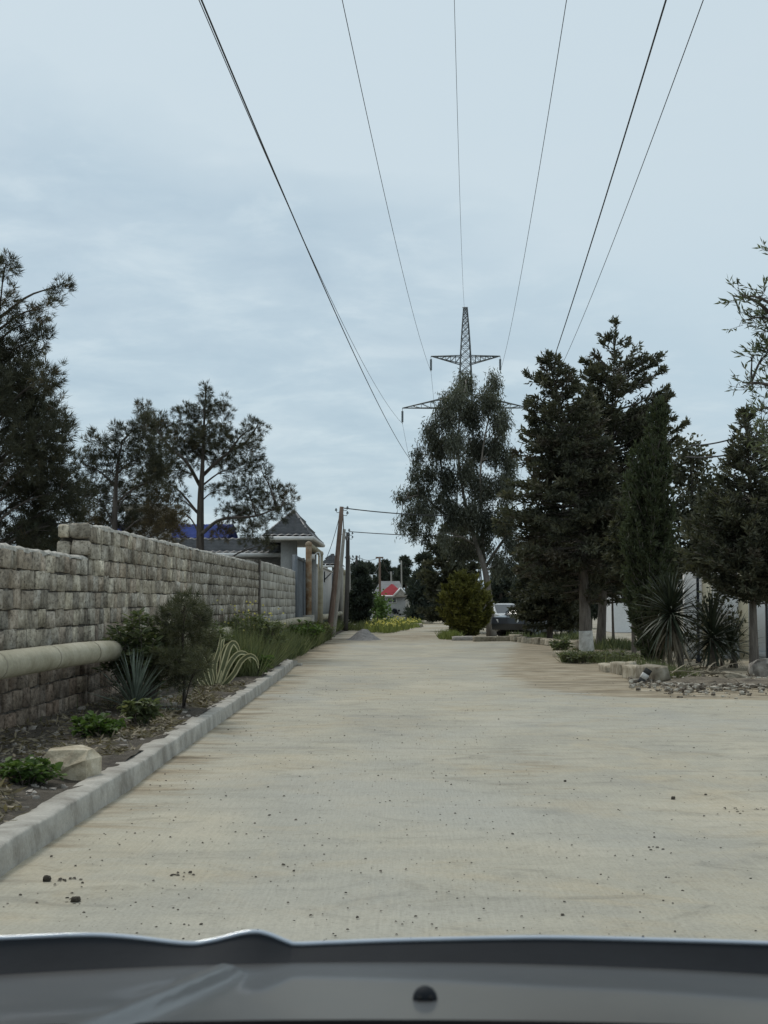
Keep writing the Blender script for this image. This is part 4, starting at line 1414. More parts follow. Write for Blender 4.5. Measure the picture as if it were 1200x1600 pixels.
# far trees
g3 = 'far trees behind the houses'
round_far('dark_conifer', 'large dark conifer beside the red-roofed house and the track', 108, 663, 858, 29, 301, shape='cone', leaf=.5)
round_far('dark_tree', 'dark dense tree right of the leaning poles', 84, 563, 884, 18, 302, leaf=.36, low=.06)
round_far('pine_tree', 'far dark pine behind the leaning poles, leftmost of the tree line', 150, 560, 872, 16, 303)
round_far('pine_tree', 'far pine with an uneven top behind the crossarm pole', 160, 578, 876, 16, 304)
round_far('pine_tree', 'far pine standing right above the grey roof', 165, 602, 872, 17, 305)
round_far('pine_tree', 'far pine just left of the large dark conifer', 155, 633, 866, 18, 306)
round_far('pine_tree', 'low far pine filling the gap over the red roof', 170, 618, 884, 16, 307)
round_far('broadleaf_tree', 'small pale far tree at the end of the track', 125, 682, 936, 12, 308, mat='shrub', leaf=.3)
g4 = 'trees in the shade behind the right-hand border'
for i, (px, top, Y, w, lab) in enumerate(((700, 905, 135, 22, 'far dark tree seen past the golden shrub'), (780, 885, 92, 26, 'dark tree behind the eucalyptus trunk'), (826, 880, 84, 26, 'dark tree behind the parked dark car'), (872, 870, 90, 30, 'dark tree right behind the stone border'),
                                         (920, 860, 88, 30, 'dark tree hidden behind the whitewashed trunk'), (975, 850, 92, 30, 'dark tree above the white shed'), (1040, 840, 80, 32, 'dark tree behind the yucca'), (1100, 850, 85, 34, 'dark tree above the white wall'), (1165, 850, 80, 34, 'dark tree behind the white wall at the right edge'))):
    round_far('shade_tree', lab, Y, px, top, w, 320 + i, group=g4, leaf=.36)
for i, (px, top, Y, w, lab) in enumerate(((60, 800, 70, 40, 'dark tree behind the tall edge pine'), (150, 815, 75, 40, 'dark tree behind the brownish pine'))):
    round_far('shade_tree', lab, Y, px, top, w, 340 + i, group='trees behind the left wall', leaf=.36)

# ------------------------------------------------------------------ far red-roofed house
HY = 124
rh = thing('house', 'small far house with a bright red roof at the end of the street', 'house', (P(615, 900, HY)[0], HY, 0))


def hx(px, Y=HY):
    return P(px, 900, Y)[0]


def hz(py, Y=HY):
    return P(600, py, Y)[2]


box_obj('wall', (hx(588), HY, 0), (hx(634), HY + 5, hz(931)), M['plaster'], rh)
mb = MB()
e = hz(931) + .02
mb.add([(hx(590), HY - .25, e), (hx(634), HY - .25, e), (hx(634), HY + 5.2, e), (hx(590), HY + 5.2, e), (hx(611), HY + 2, hz(912)), (hx(614), HY + 3, hz(912))], [(0, 1, 5, 4), (1, 2, 5, 5), (2, 3, 4, 5), (3, 0, 4, 4)])
ob('roof', mesh_np('roof', np.vstack(mb.V), [(0, 1, 4), (1, 5, 4), (1, 2, 5), (2, 3, 5), (3, 4, 5), (3, 0, 4)], M['roof_red']), rh)
mb = MB()
y_ = HY - .9
pts = [(hx(615), y_, hz(931)), (hx(626), y_, hz(919)), (hx(637), y_, hz(931))]
porch_roof = MB()
for a, b in ((pts[0], pts[1]), (pts[1], pts[2])):
    a, b = np.array(a), np.array(b)
    porch_roof.add([a, b, b + (0, 1.6, 0), a + (0, 1.6, 0)], [(0, 1, 2, 3)])
pr = ob('porch_roof', (porch_roof, M['roof_red']), rh)
mb = MB()
for a, b in ((pts[0], pts[1]), (pts[1], pts[2])):
    mb.tube([np.array(a) + (0, -.03, 0), np.array(b) + (0, -.03, 0)], .075, 4)
mb.tube([(hx(590), HY - .3, e - .04), (hx(634), HY - .3, e - .04)], .07, 4)
ob('fascia', (mb, M['gutter']), pr)
ob('gable', mesh_np('gable', [np.array(p) + (0, .02, 0) for p in pts], [(0, 1, 2)], M['rock']), rh)
for (x0_, x1_, y0_, y1_, nm, mt) in ((607, 619, 934, 942, 'window', 'glass'), (600, 605, 934, 942, 'window', 'glass')):
    w_ = box_obj(nm, (hx(x0_), HY - .05, hz(y1_)), (hx(x1_), HY + .02, hz(y0_)), M[mt], rh)
    fr = MB()
    for a, b in (((x0_, y0_), (x1_, y0_)), ((x0_, y1_), (x1_, y1_)), ((x0_, y0_), (x0_, y1_)), ((x1_, y0_), (x1_, y1_)), (((x0_ + x1_) / 2, y0_), ((x0_ + x1_) / 2, y1_))):
        fr.tube([(hx(a[0]), HY - .06, hz(a[1])), (hx(b[0]), HY - .06, hz(b[1]))], .03, 4)
    ob('frame', (fr, M['gutter']), w_)
mb = MB()
for k in range(9):
    a = k / 9 * 6.283
    c0 = np.array([hx(616.5), HY - .05, hz(955)])
    mb.tube([c0, c0 + np.array([math.cos(a) * .22, -.03, math.sin(a) * .22])], [.09, .05], 5)
for dx, dy in ((5, 3), (9, 5), (7, -1)):
    c0 = np.array([hx(616.5 + dx), HY - .05, hz(955 + dy)])
    mb.tube([c0 + (-.07, 0, 0), c0 + (.07, 0, 0)], .08, 5)
ob('wall_ornament', (mb, M['black']), rh)
gr_h = thing('house', 'far house with a wide grey hipped roof behind the red roof', 'house', (hx(606, 140), 140, 0))
box_obj('wall', (hx(588, 140), 140, 0), (hx(628, 140), 148, hz(926, 140)), M['white_wall'], gr_h)
ob('roof', mesh_np('roof', [(hx(584, 140), 139.6, hz(926, 140)), (hx(632, 140), 139.6, hz(926, 140)), (hx(632, 140), 148.5, hz(926, 140)), (hx(584, 140), 148.5, hz(926, 140)), (hx(593, 140), 144, hz(907, 140)), (hx(624, 140), 144, hz(907, 140))],
                        [(0, 1, 5, 4), (1, 2, 5, 5), (2, 3, 4, 5), (3, 0, 4, 4)][:1] + [(2, 3, 4, 5)], M['roof_grey']), gr_h)
ob('hip', mesh_np('hip', [(hx(584, 140), 139.6, hz(926, 140)), (hx(632, 140), 139.6, hz(926, 140)), (hx(632, 140), 148.5, hz(926, 140)), (hx(584, 140), 148.5, hz(926, 140)), (hx(593, 140), 144, hz(907, 140)), (hx(624, 140), 144, hz(907, 140))], [(1, 2, 5), (3, 0, 4)], M['roof_grey']), gr_h)
portal('gas_pipe_portal', 'pale far pipe loop in front of the red-roofed house', [(hx(592, 118), 118, hz(968, 118)), (hx(636, 118), 118, hz(968, 118)), (hx(637, 118), 118, hz(928, 118)), (hx(637.5, 118), 121, hz(927, 118))], .13, ('pole_pale', 'pole_pale', 'pole_pale'))
for px in (594, 637):
    box_obj('pipe_leg', (hx(px, 118) - .07, 117.95, 0), (hx(px, 118) + .07, 118.05, hz(968, 118)), M['concrete'], bpy.data.objects['gas_pipe_portal.002'])
lobe_tree('young_tree', 'small light green tree in front of the red-roofed house', 'tree', 100, [(590, 975), (590, 955), (591, 935)], .05, [(590, 938, 12, 9, 1), (582, 948, 9, 9), (598, 948, 10, 10), (590, 956, 14, 9), (578, 958, 7, 8), (602, 960, 7, 8)], 'leaf', 'weed', 350, density=1.2, scale_leaf=2.2)

# ------------------------------------------------------------------ right side: white walls, cars, border stones
ww = thing('white_wall', 'white painted compound wall behind the yucca and the right-hand conifer', 'wall', P(1180, 900, 40) * (1, 1, 0))
wx0, wx1 = P(1070, 900, 40)[0], 16.0
box_obj('wall_panel', (wx0, 40, 0), (wx1, 40.3, 2.25), M['white_wall'], ww)
for px in (1104, 1161, 1235):
    x = P(px, 900, 39.9)[0]
    box_obj('wall_post', (x - .11, 39.84, 0), (x + .11, 39.997, 2.35), M['cream'], ww)
box_obj('plinth', (wx0 - .02, 39.93, 0), (wx1, 39.996, .18), M['plaster'], ww)
for px, lab in ((1197, 'dark thin post in front of the white wall at the right edge'), (1090, 'dark thin post in front of the white wall behind the yucca')):
    x = P(px, 900, 37)[0]
    mb = MB()
    mb.tube([(x, 37, -.1), (x, 37, .12), (x, 37, .13), (x, 37, 2.3)], [.07, .07, .035, .035], 8)
    ob('metal_post', (mb, M['black']), label=lab, cat='post')
sh = thing('white_shed', 'white shed wall with a sloping top between the thin trunks', 'shed', P(970, 900, 76) * (1, 1, 0))
x0, x1 = P(957, 900, 76)[0], P(987, 900, 76)[0]
V = [(x0, 76, 0), (x1, 76, 0), (x1, 76, 1.05), (x0 + .35, 76, 1.9), (x0, 76, 1.7), (x0, 79, 0), (x1, 79, 0), (x1, 79, 1.05), (x0 + .35, 79, 1.9), (x0, 79, 1.7)]
me = bpy.data.meshes.new('shed_wall')
me.from_pydata(V, [], [(0, 1, 2, 3, 4), (9, 8, 7, 6, 5), (0, 5, 6, 1), (1, 6, 7, 2), (2, 7, 8, 3), (3, 8, 9, 4), (4, 9, 5, 0)])
me.materials.append(M['white_wall'])
ob('shed_wall', me, sh)
mb = MB()
mb.tube([(x0 + .35, 75.9, 1.93), (x1 + .06, 75.9, 1.06)], .05, 4)
ob('roof_edge', (mb, M['roof_grey']), sh)


def car_profile_mesh(side_pts, half_w, tumble, mat, name):
    """side outline (y along car, z up) lofted across the width with tumblehome above the waist"""
    pts = np.array(side_pts)
    rows = []
    for s in (-1, -.94, -.6, 0, .6, .94, 1):
        w_ = half_w * s * (1 - tumble * np.clip((pts[:, 1] - .85) / .6, 0, 1))
        inset = np.where(abs(s) == 1, .05, 0)
        c = pts.mean(0)
        q = pts + (c - pts) * inset
        rows.append(np.stack([w_, q[:, 0], q[:, 1]], -1))
    G = np.stack(rows, 0)
    G = np.concatenate([G, G[:, :1]], 1)
    mb = MB()
    mb.grid(G)
    k = len(pts)
    for row, rev in ((G[0][:-1], False), (G[-1][:-1], True)):
        c = row.mean(0)
        V = np.vstack([row, c])
        F = [(i, (i + 1) % k, k, k) for i in range(k)]
        mb2 = [(a, b, cc) if not rev else (b, a, cc) for a, b, cc, _ in F]
        mb.tri = getattr(mb, 'tri', []) + [(V, mb2)]
    return mb


def parked_car(label, loc, rz, paint):
    t = thing('parked_car', label, 'car', loc, 'cars parked behind the border')
    rot = Matrix.Rotation(rz, 3, 'Z')

    def put(V):
        return np.array([list(rot @ Vector(v) + Vector(loc)) for v in V])

    def add(name, V, F, mat, parent=None, smooth=False):
        me = bpy.data.meshes.new(name)
        me.from_pydata([tuple(v) for v in put(V)], [], F)
        me.materials.append(mat)
        if smooth:
            for p_ in me.polygons:
                p_.use_smooth = True
        o = bpy.data.objects.new(name, me)
        o.parent = parent or t
        if parent is None:
            o.matrix_parent_inverse = Matrix.Translation(-Vector(t.location))
        COL.objects.link(o)
        return o
    body_s = [(-2.15, .38), (-2.2, .62), (-2.12, .88), (-1.3, .96), (-.62, 1.38), (.35, 1.43), (1.05, 1.36), (1.75, .99), (2.15, .92), (2.2, .6), (2.1, .35), (1.75, .28), (-1.75, .28)]
    pts = np.array(body_s)
    V, F = [], []
    ss = (-1, -.9, -.5, 0, .5, .9, 1)
    for s in ss:
        for (y, z) in body_s:
            w_ = .88 * s * (1 - .24 * max(0, min(1, (z - .9) / .5)))
            cy, cz = 0, .7
            ins = .03 if abs(s) == 1 else 0
            V.append((w_, y + (cy - y) * ins, z + (cz - z) * ins))
    k = len(body_s)
    for i in range(len(ss) - 1):
        for j_ in range(k):
            F.append((i * k + j_, i * k + (j_ + 1) % k, (i + 1) * k + (j_ + 1) % k, (i + 1) * k + j_))
    F.append(tuple(range(k))[::-1])
    F.append(tuple((len(ss) - 1) * k + q for q in range(k)))
    add('body', V, F, paint)

    def glass(q, nm):
        add(nm, q, [(0, 1, 2, 3)], M['glass'])
    # windscreen and rear window sit 6 mm proud of the body
    glass([(-.72, -1.27, .985), (.72, -1.27, .985), (.62, -.68, 1.37), (-.62, -.68, 1.37)], 'windscreen')
    glass([(.70, 1.71, 1.03), (-.70, 1.71, 1.03), (-.62, 1.11, 1.36), (.62, 1.11, 1.36)], 'rear_window')
    for s in (-1, 1):
        add('side_window', [(s * .874, -1.0, .97), (s * .872, .15, .98), (s * .706, .12, 1.36), (s * .712, -.55, 1.35)], [(0, 1, 2, 3)], M['glass'])
        add('side_window', [(s * .872, .25, .98), (s * .868, 1.2, .99), (s * .72, .85, 1.33), (s * .706, .22, 1.36)], [(0, 1, 2, 3)], M['glass'])
        add('headlight', [(s * .45, -2.19, .66), (s * .82, -2.12, .68), (s * .82, -2.10, .80), (s * .48, -2.17, .80)], [(0, 1, 2, 3)], M['lamp'])
        add('mirror', [(s * .86, -.98, 1.0), (s * 1.02, -.95, 1.0), (s * 1.02, -.90, 1.12), (s * .86, -.93, 1.12)], [(0, 1, 2, 3)], paint)
        for y in (-1.38, 1.35):
            mb = MB()
            mb.tube([(s * .68, y, .31), (s * .885, y, .31)], .31, 18)
            wv = np.vstack(mb.V)
            wh = add('wheel', wv, [tuple(int(a) for a in f) for f in np.vstack(mb.F)], M['rubber'])
            mb = MB()
            mb.tube([(s * .886, y, .31), (s * .90, y, .31)], .20, 14)
            me_ = add('rim', np.vstack(mb.V), [tuple(int(a) for a in f) for f in np.vstack(mb.F)], M['steel'], None)
            me_.parent = wh
            me_.matrix_parent_inverse = wh.matrix_parent_inverse.copy() if False else Matrix.Identity(4)
    return t


parked_car('dark car parked behind the stone border in the shade', (P(842, 900, 63)[0], 63, 0), R(-40), M['dark_car'])
parked_car('white car parked behind the eucalyptus trunk', (P(783, 900, 72)[0], 72, 0), R(18), M['white_car'])


def rough_stone(mat, seed, name='stone', cham=.12, jit=.06):
    rng = np.random.default_rng(seed)
    V, F = [], []
    for zz, ins in ((-.5, cham * .4), (-.2, 0), (.32, .02), (.5, cham)):
        for (sx, sy) in ((-1, -1), (0, -1.04), (1, -1), (1.05, 0), (1, 1), (0, 1.04), (-1, 1), (-1.05, 0)):
            V.append((sx * (.5 - ins), sy * (.5 - ins), zz))
    V = np.array(V) + rng.normal(0, jit, (32, 3)) * .6
    for r in range(3):
        for q in range(8):
            a, b = r * 8 + q, r * 8 + (q + 1) % 8
            F.append((a, b, b + 8, a + 8))
    top = 24
    F += [(top, top + 1, top + 2, top + 3), (top, top + 3, top + 4, top + 7), (top + 4, top + 5, top + 6, top + 7)]
    F += [(3, 2, 1, 0), (7, 4, 3, 0), (7, 6, 5, 4)]
    return mesh_np(name, V, F, mat)


def border_row(name, label, pts, n_, h, w_, seed, mats):
    rng = np.random.default_rng(seed)
    p = np.array(pts, dtype=float)
    t = thing(name, label, 'stone border', (*p[0], 0))
    seg = np.linspace(0, 1, n_ + 1)
    acc = np.concatenate([[0], np.cumsum(np.linalg.norm(np.diff(p, axis=0), axis=1))])
    acc /= acc[-1]
    X = np.interp(seg, acc, p[:, 0])
    Y = np.interp(seg, acc, p[:, 1])
    for i in range(n_):
        a, b = np.array([X[i], Y[i]]), np.array([X[i + 1], Y[i + 1]])
        L = np.linalg.norm(b - a)
        o = ob('stone', mats[rng.integers(0, len(mats))], t, loc=(*(a * .5 + b * .5 + rng.normal(0, .04, 2)), h * .36 + rng.normal(0, .03)))
        o.scale = (L * rng.uniform(.86, .99), w_ * rng.uniform(.8, 1.15), h * rng.uniform(.8, 1.15))
        o.rotation_euler = (rng.normal(0, .06), rng.normal(0, .05), math.atan2(b[1] - a[1], b[0] - a[0]) + rng.normal(0, .07))
    return t


BS = [rough_stone(M['border'], 400 + i, cham=.03, jit=.035) for i in range(6)]


def gxy(px, py):
    d = ray(px, py)
    k = -CAM_H / d[2]
    return (d[0] * k, d[1] * k)


border_row('stone_border', 'far low row of pale border stones in front of the parked cars', [gxy(738, 1003), gxy(800, 1002), gxy(870, 1010), gxy(908, 1016)], 13, .26, .3, 1, BS)
border_row('stone_border', 'nearer row of cut border stones in front of the yucca', [gxy(944, 1048), gxy(975, 1056), gxy(1004, 1064), gxy(1034, 1070)], 5, .30, .26, 2, BS)
border_row('stone_border', 'short border row left of the whitewashed conifer trunk', [gxy(886, 1027), gxy(912, 1035)], 2, .26, .28, 3, BS)
bk = thing('broken_kerb_piece', 'black and white painted broken kerb piece leaning on the border stones', 'kerb stone', (*gxy(1003, 1068), 0))
c = np.array([*gxy(1003, 1069), 0])
for i in range(3):
    mb = MB()
    mb.box((-.06, -.05, i * .10), (.06, .05, i * .10 + .098))
    V = np.vstack(mb.V) @ np.array(Matrix.Rotation(R(-32), 3, 'Y')) + c + np.array([-.05, -.12, .02])
    ob('painted_band', mesh_np('painted_band', V, np.vstack(mb.F), M['black_stripe' if i % 2 == 0 else 'painted_stripe']), bk)

# boulders and rubble on the right
o = ob('boulder', rough_stone(M['rock_dark'], 411, 'boulder', cham=.22, jit=.12), loc=(*gxy(1194, 1058), .12), label='grey boulder at the right edge beside the conifer trunk', cat='boulder')
o.scale = (.52, .45, .42)
o = ob('boulder', rough_stone(M['border'], 412, 'boulder'), loc=(*gxy(1147, 1066), .07), label='flat pale stone lying beside the dead yucca leaves', cat='stone')
o.scale = (.42, .35, .2)
o.rotation_euler = (0, .2, .4)
o = ob('boulder', rough_stone(M['rock'], 415, 'boulder'), loc=(*gxy(725, 1001), .05), label='pale flat stone at the foot of the golden thuja', cat='stone')
o.scale = (.9, .6, .25)
rng = np.random.default_rng(55)
STN = [rough_stone(M['rock'], 420 + i, 'rubble_stone', jit=.1) for i in range(5)]
mb = MB()
for i in range(1300):
    px = rng.uniform(985, 1290)
    py = 1072 + rng.normal(0, 8) - (8 if px < 1040 else 0)
    x, y = gxy(px, py)
    s = abs(rng.normal(.0, .035)) + .012
    co = np.empty(96, dtype=np.float32)
    STN[i % 5].vertices.foreach_get('co', co)
    fi = np.empty(len(STN[i % 5].loops), dtype=np.int32)
    STN[i % 5].loops.foreach_get('vertex_index', fi)
    a = rng.random() * 6.28
    rot = np.array([[math.cos(a), -math.sin(a), 0], [math.sin(a), math.cos(a), 0], [0, 0, 1]])
    mb.add(co.reshape(-1, 3) * (s * rng.uniform(.7, 1.8), s, s * rng.uniform(.35, .8)) @ rot.T + (x, y, .035 + s * .12 + .03 * rng.random()), fi.reshape(-1, 4))
ob('rubble', (mb, M['rubble']), kind='stuff', label='loose rubble stones along the sandy edge under the right-hand trees', cat='rubble')

u = np.linspace(0, 1, 50)
v = np.linspace(-1, 1, 16)
xx = np.interp(u, [0, 1], [gxy(975, 1066)[0], 12.0])
yc_ = np.interp(xx, [gxy(975, 1066)[0], gxy(1060, 1072)[0], gxy(1200, 1074)[0], 12], [28.5, 27.6, 27.0, 26.4])
G = np.stack([np.repeat(xx[:, None], 16, 1), yc_[:, None] + v[None] * (1.0 + .5 * vnoise(xx * 2, xx * 0, 3))[:, None], np.zeros((50, 16))], -1)
G[..., 2] = (1 - v[None] ** 2) * (.05 + .09 * vnoise(G[..., 0] * 2.2, G[..., 1] * 2.2, 8) + .05 * vnoise(G[..., 0] * 8, G[..., 1] * 8, 9)) * np.minimum(1, u * 8)[:, None] - .004
mb = MB()
mb.grid(G)
ob('earth_bank', (mb, M['dirt_bank']), kind='structure')
# yellowish boulder in the left bed
bo = [(-.21, -.15, 0), (.13, -.19, 0), (.22, .05, 0), (.10, .22, 0), (-.17, .2, 0), (-.23, -.10, .17), (-.02, -.20, .15), (.12, -.18, .20), (.21, .04, .19), (.09, .2, .22), (-.18, .17, .24), (-.17, -.05, .25), (.02, -.1, .265), (.12, -.09, .262), (.15, .05, .26), (.05, .14, .27)]
me = bpy.data.meshes.new('boulder')
me.from_pydata([np.array(v) + RNG.normal(0, .004, 3) for v in bo], [], [(0, 1, 7, 6), (0, 6, 5), (1, 2, 8, 7), (2, 3, 9, 8), (3, 4, 10, 9), (4, 0, 5, 10), (5, 6, 12, 11), (6, 7, 13, 12), (7, 8, 14, 13), (8, 9, 15, 14), (9, 10, 15), (10, 11, 15), (10, 5, 11), (11, 12, 13, 14, 15)])
me.materials.append(M['stone'])
o = ob('boulder', me, loc=(-2.46, 11.5, .11), label='yellowish cut boulder lying on the kerb edge of the left bed', cat='boulder')
o.rotation_euler = (.03, .02, .1)

for px, py, s_, lab in ((652, 980, .7, 'flat pale stone beside the track in front of the meadow'), (664, 975, .9, 'larger pale stone farther along the track edge'), (672, 972, .6, 'small pale stone where the track meets the dark conifer')):
    o = ob('boulder', rough_stone(M['border'], int(px), 'boulder'), loc=(*gxy(px, py), .06), label=lab, cat='stone')
    o.scale = (s_, s_ * 1.4, .35)
# gravel heap by the poles
u = np.linspace(0, 1, 16)
v = np.linspace(0, 2 * math.pi, 37)
cg = np.array([*gxy(568, 1000), 0])
G = np.stack([cg[0] + .6 * (1.25 * u[:, None]) * np.cos(v)[None], cg[1] + 1.2 * (1.25 * u[:, None]) * np.sin(v)[None], .46 * (np.exp(-2.6 * u[:, None] ** 2) - .074) * (1 + .2 * np.sin(3 * v + 1)[None] * u[:, None]) + 0 * v[None]], -1)
G[..., 2] += (.10 * (vnoise(G[..., 0] * 5, G[..., 1] * 5, 4) - .5) + .05 * (vnoise(G[..., 0] * 14, G[..., 1] * 14, 6) - .5)) * (1 - u[:, None])
mb = MB()
mb.grid(G)
ob('gravel_heap', (mb, M['gravel']), label='grey gravel heap beside the leaning poles', cat='gravel heap')

# ------------------------------------------------------------------ big yuccas on the right, plants in the bed
def blade_mesh(name, mat, L=1., W=.045, bend=.15, segs=5, fold=.35, tipw=.05, prof=None):
    """a pointed V-folded leaf along +X, bending down"""
    u = np.linspace(0, 1, segs + 1)
    w_ = W * (np.minimum(1, .65 + u * 1.5) * (1 - u ** 2.2) + tipw) if prof is None else W * np.array(prof(u))
    x = L * (u - .12 * bend * u ** 3)
    z = -L * bend * u ** 2.3
    G = np.stack([np.stack([x, -w_ / 2, z + fold * w_ * .5], -1), np.stack([x, 0 * w_, z], -1), np.stack([x, w_ / 2, z + fold * w_ * .5], -1)], 1)
    b = MB()
    b.grid(G)
    return b.mesh(name, mat)


def orient(o, d, roll, scale):
    d = Vector(d).normalized()
    q = d.to_track_quat('X', 'Z')
    o.rotation_mode = 'QUATERNION'
    from mathutils import Quaternion
    o.rotation_quaternion = q @ Quaternion((1, 0, 0), roll)
    o.scale = (scale, scale, scale)


def yucca(label, base, head, r_tr, n_, L, mats, seed, emin=-25, dead=24, dead_mat='yucca_dead', W=.05, bend=(.02, .2), trunk=True, group=None):
    rng = np.random.default_rng(seed)
    t = thing('yucca_plant', label, 'plant', base, group)
    if trunk:
        mb = MB()
        mb.tube(curve([np.array(base) - (0, 0, .1), np.array(base) * .5 + np.array(head) * .5 + (.03, 0, 0), head], 14), r_tr * (1 + .15 * rng.random(14)), 9)
        ob('stem', (mb, M['bark'], True), t)
    ms = [blade_mesh('leaf', M[m_], 1, W, rng.uniform(*bend)) for m_ in mats for _ in range(3)]
    for i in range(n_):
        az = i * 2.39996 + rng.normal(0, .2)
        f = (i + .5) / n_
        el = R(88 - (88 - emin) * f ** 1.15 + rng.normal(0, 7))
        d = (math.cos(az) * math.cos(el), math.sin(az) * math.cos(el), math.sin(el))
        o = ob('leaf', ms[rng.integers(0, len(ms))], t, loc=np.array(head) + np.array(d) * r_tr * .6 + np.array([0, 0, .10 * (1 - f)]))
        orient(o, d, rng.normal(0, .25), L * rng.uniform(.75, 1.1))
    dm = [blade_mesh('dead_leaf', M[dead_mat], 1, W * 1.1, b) for b in (.35, .6)]
    for i in range(dead):
        az = rng.random() * 6.283
        el = R(rng.uniform(-80, -35))
        d = (math.cos(az) * math.cos(el), math.sin(az) * math.cos(el), math.sin(el))
        o = ob('dead_leaf', dm[i % 2], t, loc=np.array(head) + np.array([0, 0, -.12 - .25 * rng.random()]) + np.array(d) * r_tr * .5)
        orient(o, d, rng.normal(0, .4), L * rng.uniform(.7, 1.05))
    return t


yb = np.array([*gxy(1066, 1047), 0.])
yh = P(1048, 962, yb[1])
yucca('tall spiky dark yucca with a skirt of dead leaves in front of the cypress', yb, yh, .07, 230, 1.0, ['yucca_dark'], 501, emin=-50, dead=44, W=.05, bend=(.04, .34))
yb2 = np.array([*gxy(1112, 1046), 0.])
yucca('lower dense dark yucca beside the tall spiky one', yb2, P(1112, 1000, yb2[1]), .07, 170, 1.0, ['yucca_dark'], 502, emin=-40, dead=36, W=.05, bend=(.04, .34))
yb3 = np.array([*gxy(1150, 1044), 0.])
yucca('sparse yucca with stiff leaves against the conifer trunk at the right', yb3, P(1142, 1015, yb3[1]), .05, 90, .85, ['yucca_dark'], 503, emin=-15, dead=16, W=.045)
lobe_tree('tangled_shrub', 'dark tangled shrub between the yuccas and the right conifer trunk', 'shrub', 34.5, [(1128, 1046), (1125, 1010), (1120, 960)], .05,
          [(1100, 950, 22, 18, .6), (1130, 945, 26, 20, .7), (1085, 985, 20, 20, .5), (1120, 985, 30, 22, .6), (1150, 975, 20, 20, .6), (1105, 1015, 26, 16, .6), (1140, 1015, 24, 18, .5)], 'leaf', 'conifer', 504, density=.8, scale_leaf=1.0)
# heap of cut dead leaves
hp = thing('dead_leaf_pile', 'pile of dry tan yucca leaves on the ground below the yuccas', 'leaf pile', (*gxy(1105, 1068), 0))
dm = [blade_mesh('dead_leaf', M['yucca_dead'], 1, .05, b) for b in (.15, .35)]
rng = np.random.default_rng(61)
for i in range(60):
    x, y = gxy(1105 + rng.normal(0, 26), 1066 + rng.normal(0, 5))
    az = rng.random() * 6.28
    o = ob('dead_leaf', dm[i % 2], hp, loc=(x, y, .03 + .22 * rng.random()))
    orient(o, (math.cos(az), math.sin(az), rng.normal(.1, .3)), rng.normal(0, .6), rng.uniform(.4, .8))

# the left bed
b0 = np.array([-3.12, 18.0, .14])
yucca('blue-grey rosette yucca in the left bed near the wall', b0, b0 + (0, 0, .06), .05, 120, .64, ['yucca'], 511, emin=2, dead=8, W=.036, trunk=False, bend=(.0, .10))


def weed(name, label, base, rad, hgt, n_, mat, seed, leafL=.07, leafW=.05, stems=12, group=None, cat='plant', spread=1.):
    """leafy plant: stems from the base, leaves folded and set round the stems"""
    rng = np.random.default_rng(seed)
    t = thing(name, label, cat, base, group)
    st, lv = MB(), MB()
    base = np.array(base, dtype=float)
    for i in range(stems):
        a = rng.random() * 6.283
        rr = rad * math.sqrt(rng.random())
        tip = base + np.array([math.cos(a) * rr, math.sin(a) * rr, hgt * rng.uniform(.5, 1.0) * (1 - .35 * rr / rad)])
        root = base + np.array([math.cos(a) * rr * .25, math.sin(a) * rr * .25, -.03])
        mid = root * .4 + tip * .6 + np.array([0, 0, hgt * .15])
        path = curve([root, mid, tip], 9)
        st.tube(path, [.007, .003], 4)
        k = max(3, n_ // stems)
        u = rng.uniform(.25, 1., k)
        C = np.stack([np.interp(u, np.linspace(0, 1, 9), path[:, q]) for q in range(3)], -1)
        az = rng.random(k) * 6.283
        D = np.stack([np.cos(az), np.sin(az), rng.normal(.25, .35, k)], -1)
        Lf = leafL * rng.uniform(.6, 1.25, k)
        tone = np.clip(.45 + rng.normal(0, .1) + rng.normal(0, .18, k), 0, 1)
        # two-sided folded leaf: left and right half
        Dn = unit_rows(D)
        up = np.array([0, 0, 1.]) + .4 * rng.normal(size=(k, 3))
        s_ = unit_rows(np.cross(Dn, up))
        nn = np.cross(s_, Dn)
        C0 = C + Dn * leafL * .25
        for sg in (-1, 1):
            V = np.stack([C0, C0 + Dn * (Lf * .35)[:, None] + s_ * (sg * leafW * .5 * Lf / leafL)[:, None] + nn * (leafW * .14), C0 + Dn * (Lf * .75)[:, None] + s_ * (sg * leafW * .3 * Lf / leafL)[:, None] + nn * (leafW * .05), C0 + Dn * Lf[:, None] - nn * (leafW * .2)], 1)
            lv.add(V.reshape(-1, 3), np.arange(k * 4).reshape(-1, 4), np.repeat(tone, 4))
    ob('stems', (st, M['bark']), t)
    ob('leaves', (lv, M[mat]), t)
    return t


weed('low_weed', 'low green weed in the left bed beside the yellowish boulder', (-2.66, 11.0, .13), .22, .26, 420, 'weed', 521, .062, .05, 30)
weed('low_weed', 'broad low green weed in front of the rosette yucca', (-2.88, 14.6, .13), .30, .30, 620, 'weed', 522, .068, .055, 40)
weed('low_weed', 'yellowish green weed with broad leaves beside the rosette yucca', (-2.72, 15.9, .13), .20, .42, 300, 'shrub', 523, .085, .065, 16)
weed('leafy_shrub', 'light green leafy shrub hanging over the pipe', (-3.16, 18.7, .14), .52, 1.42, 2600, 'shrub', 524, .105, .042, 80, cat='shrub')
weed('low_weed', 'green ground cover by the kerb beside the striped agave', (-2.66, 27.2, .13), .42, .55, 900, 'weed', 525, .085, .06, 44)
weed('leafy_shrub', 'pale leafy shrub left of the whitewashed conifer trunk', (*gxy(877, 1027), 0), .30, .62, 420, 'shrub', 526, .11, .06, 30, cat='shrub')
weed('low_weed', 'dark leafy weed clump in front of the whitewashed trunk', (*gxy(903, 1037), 0), .5, .38, 700, 'grass', 541, .09, .04, 50)
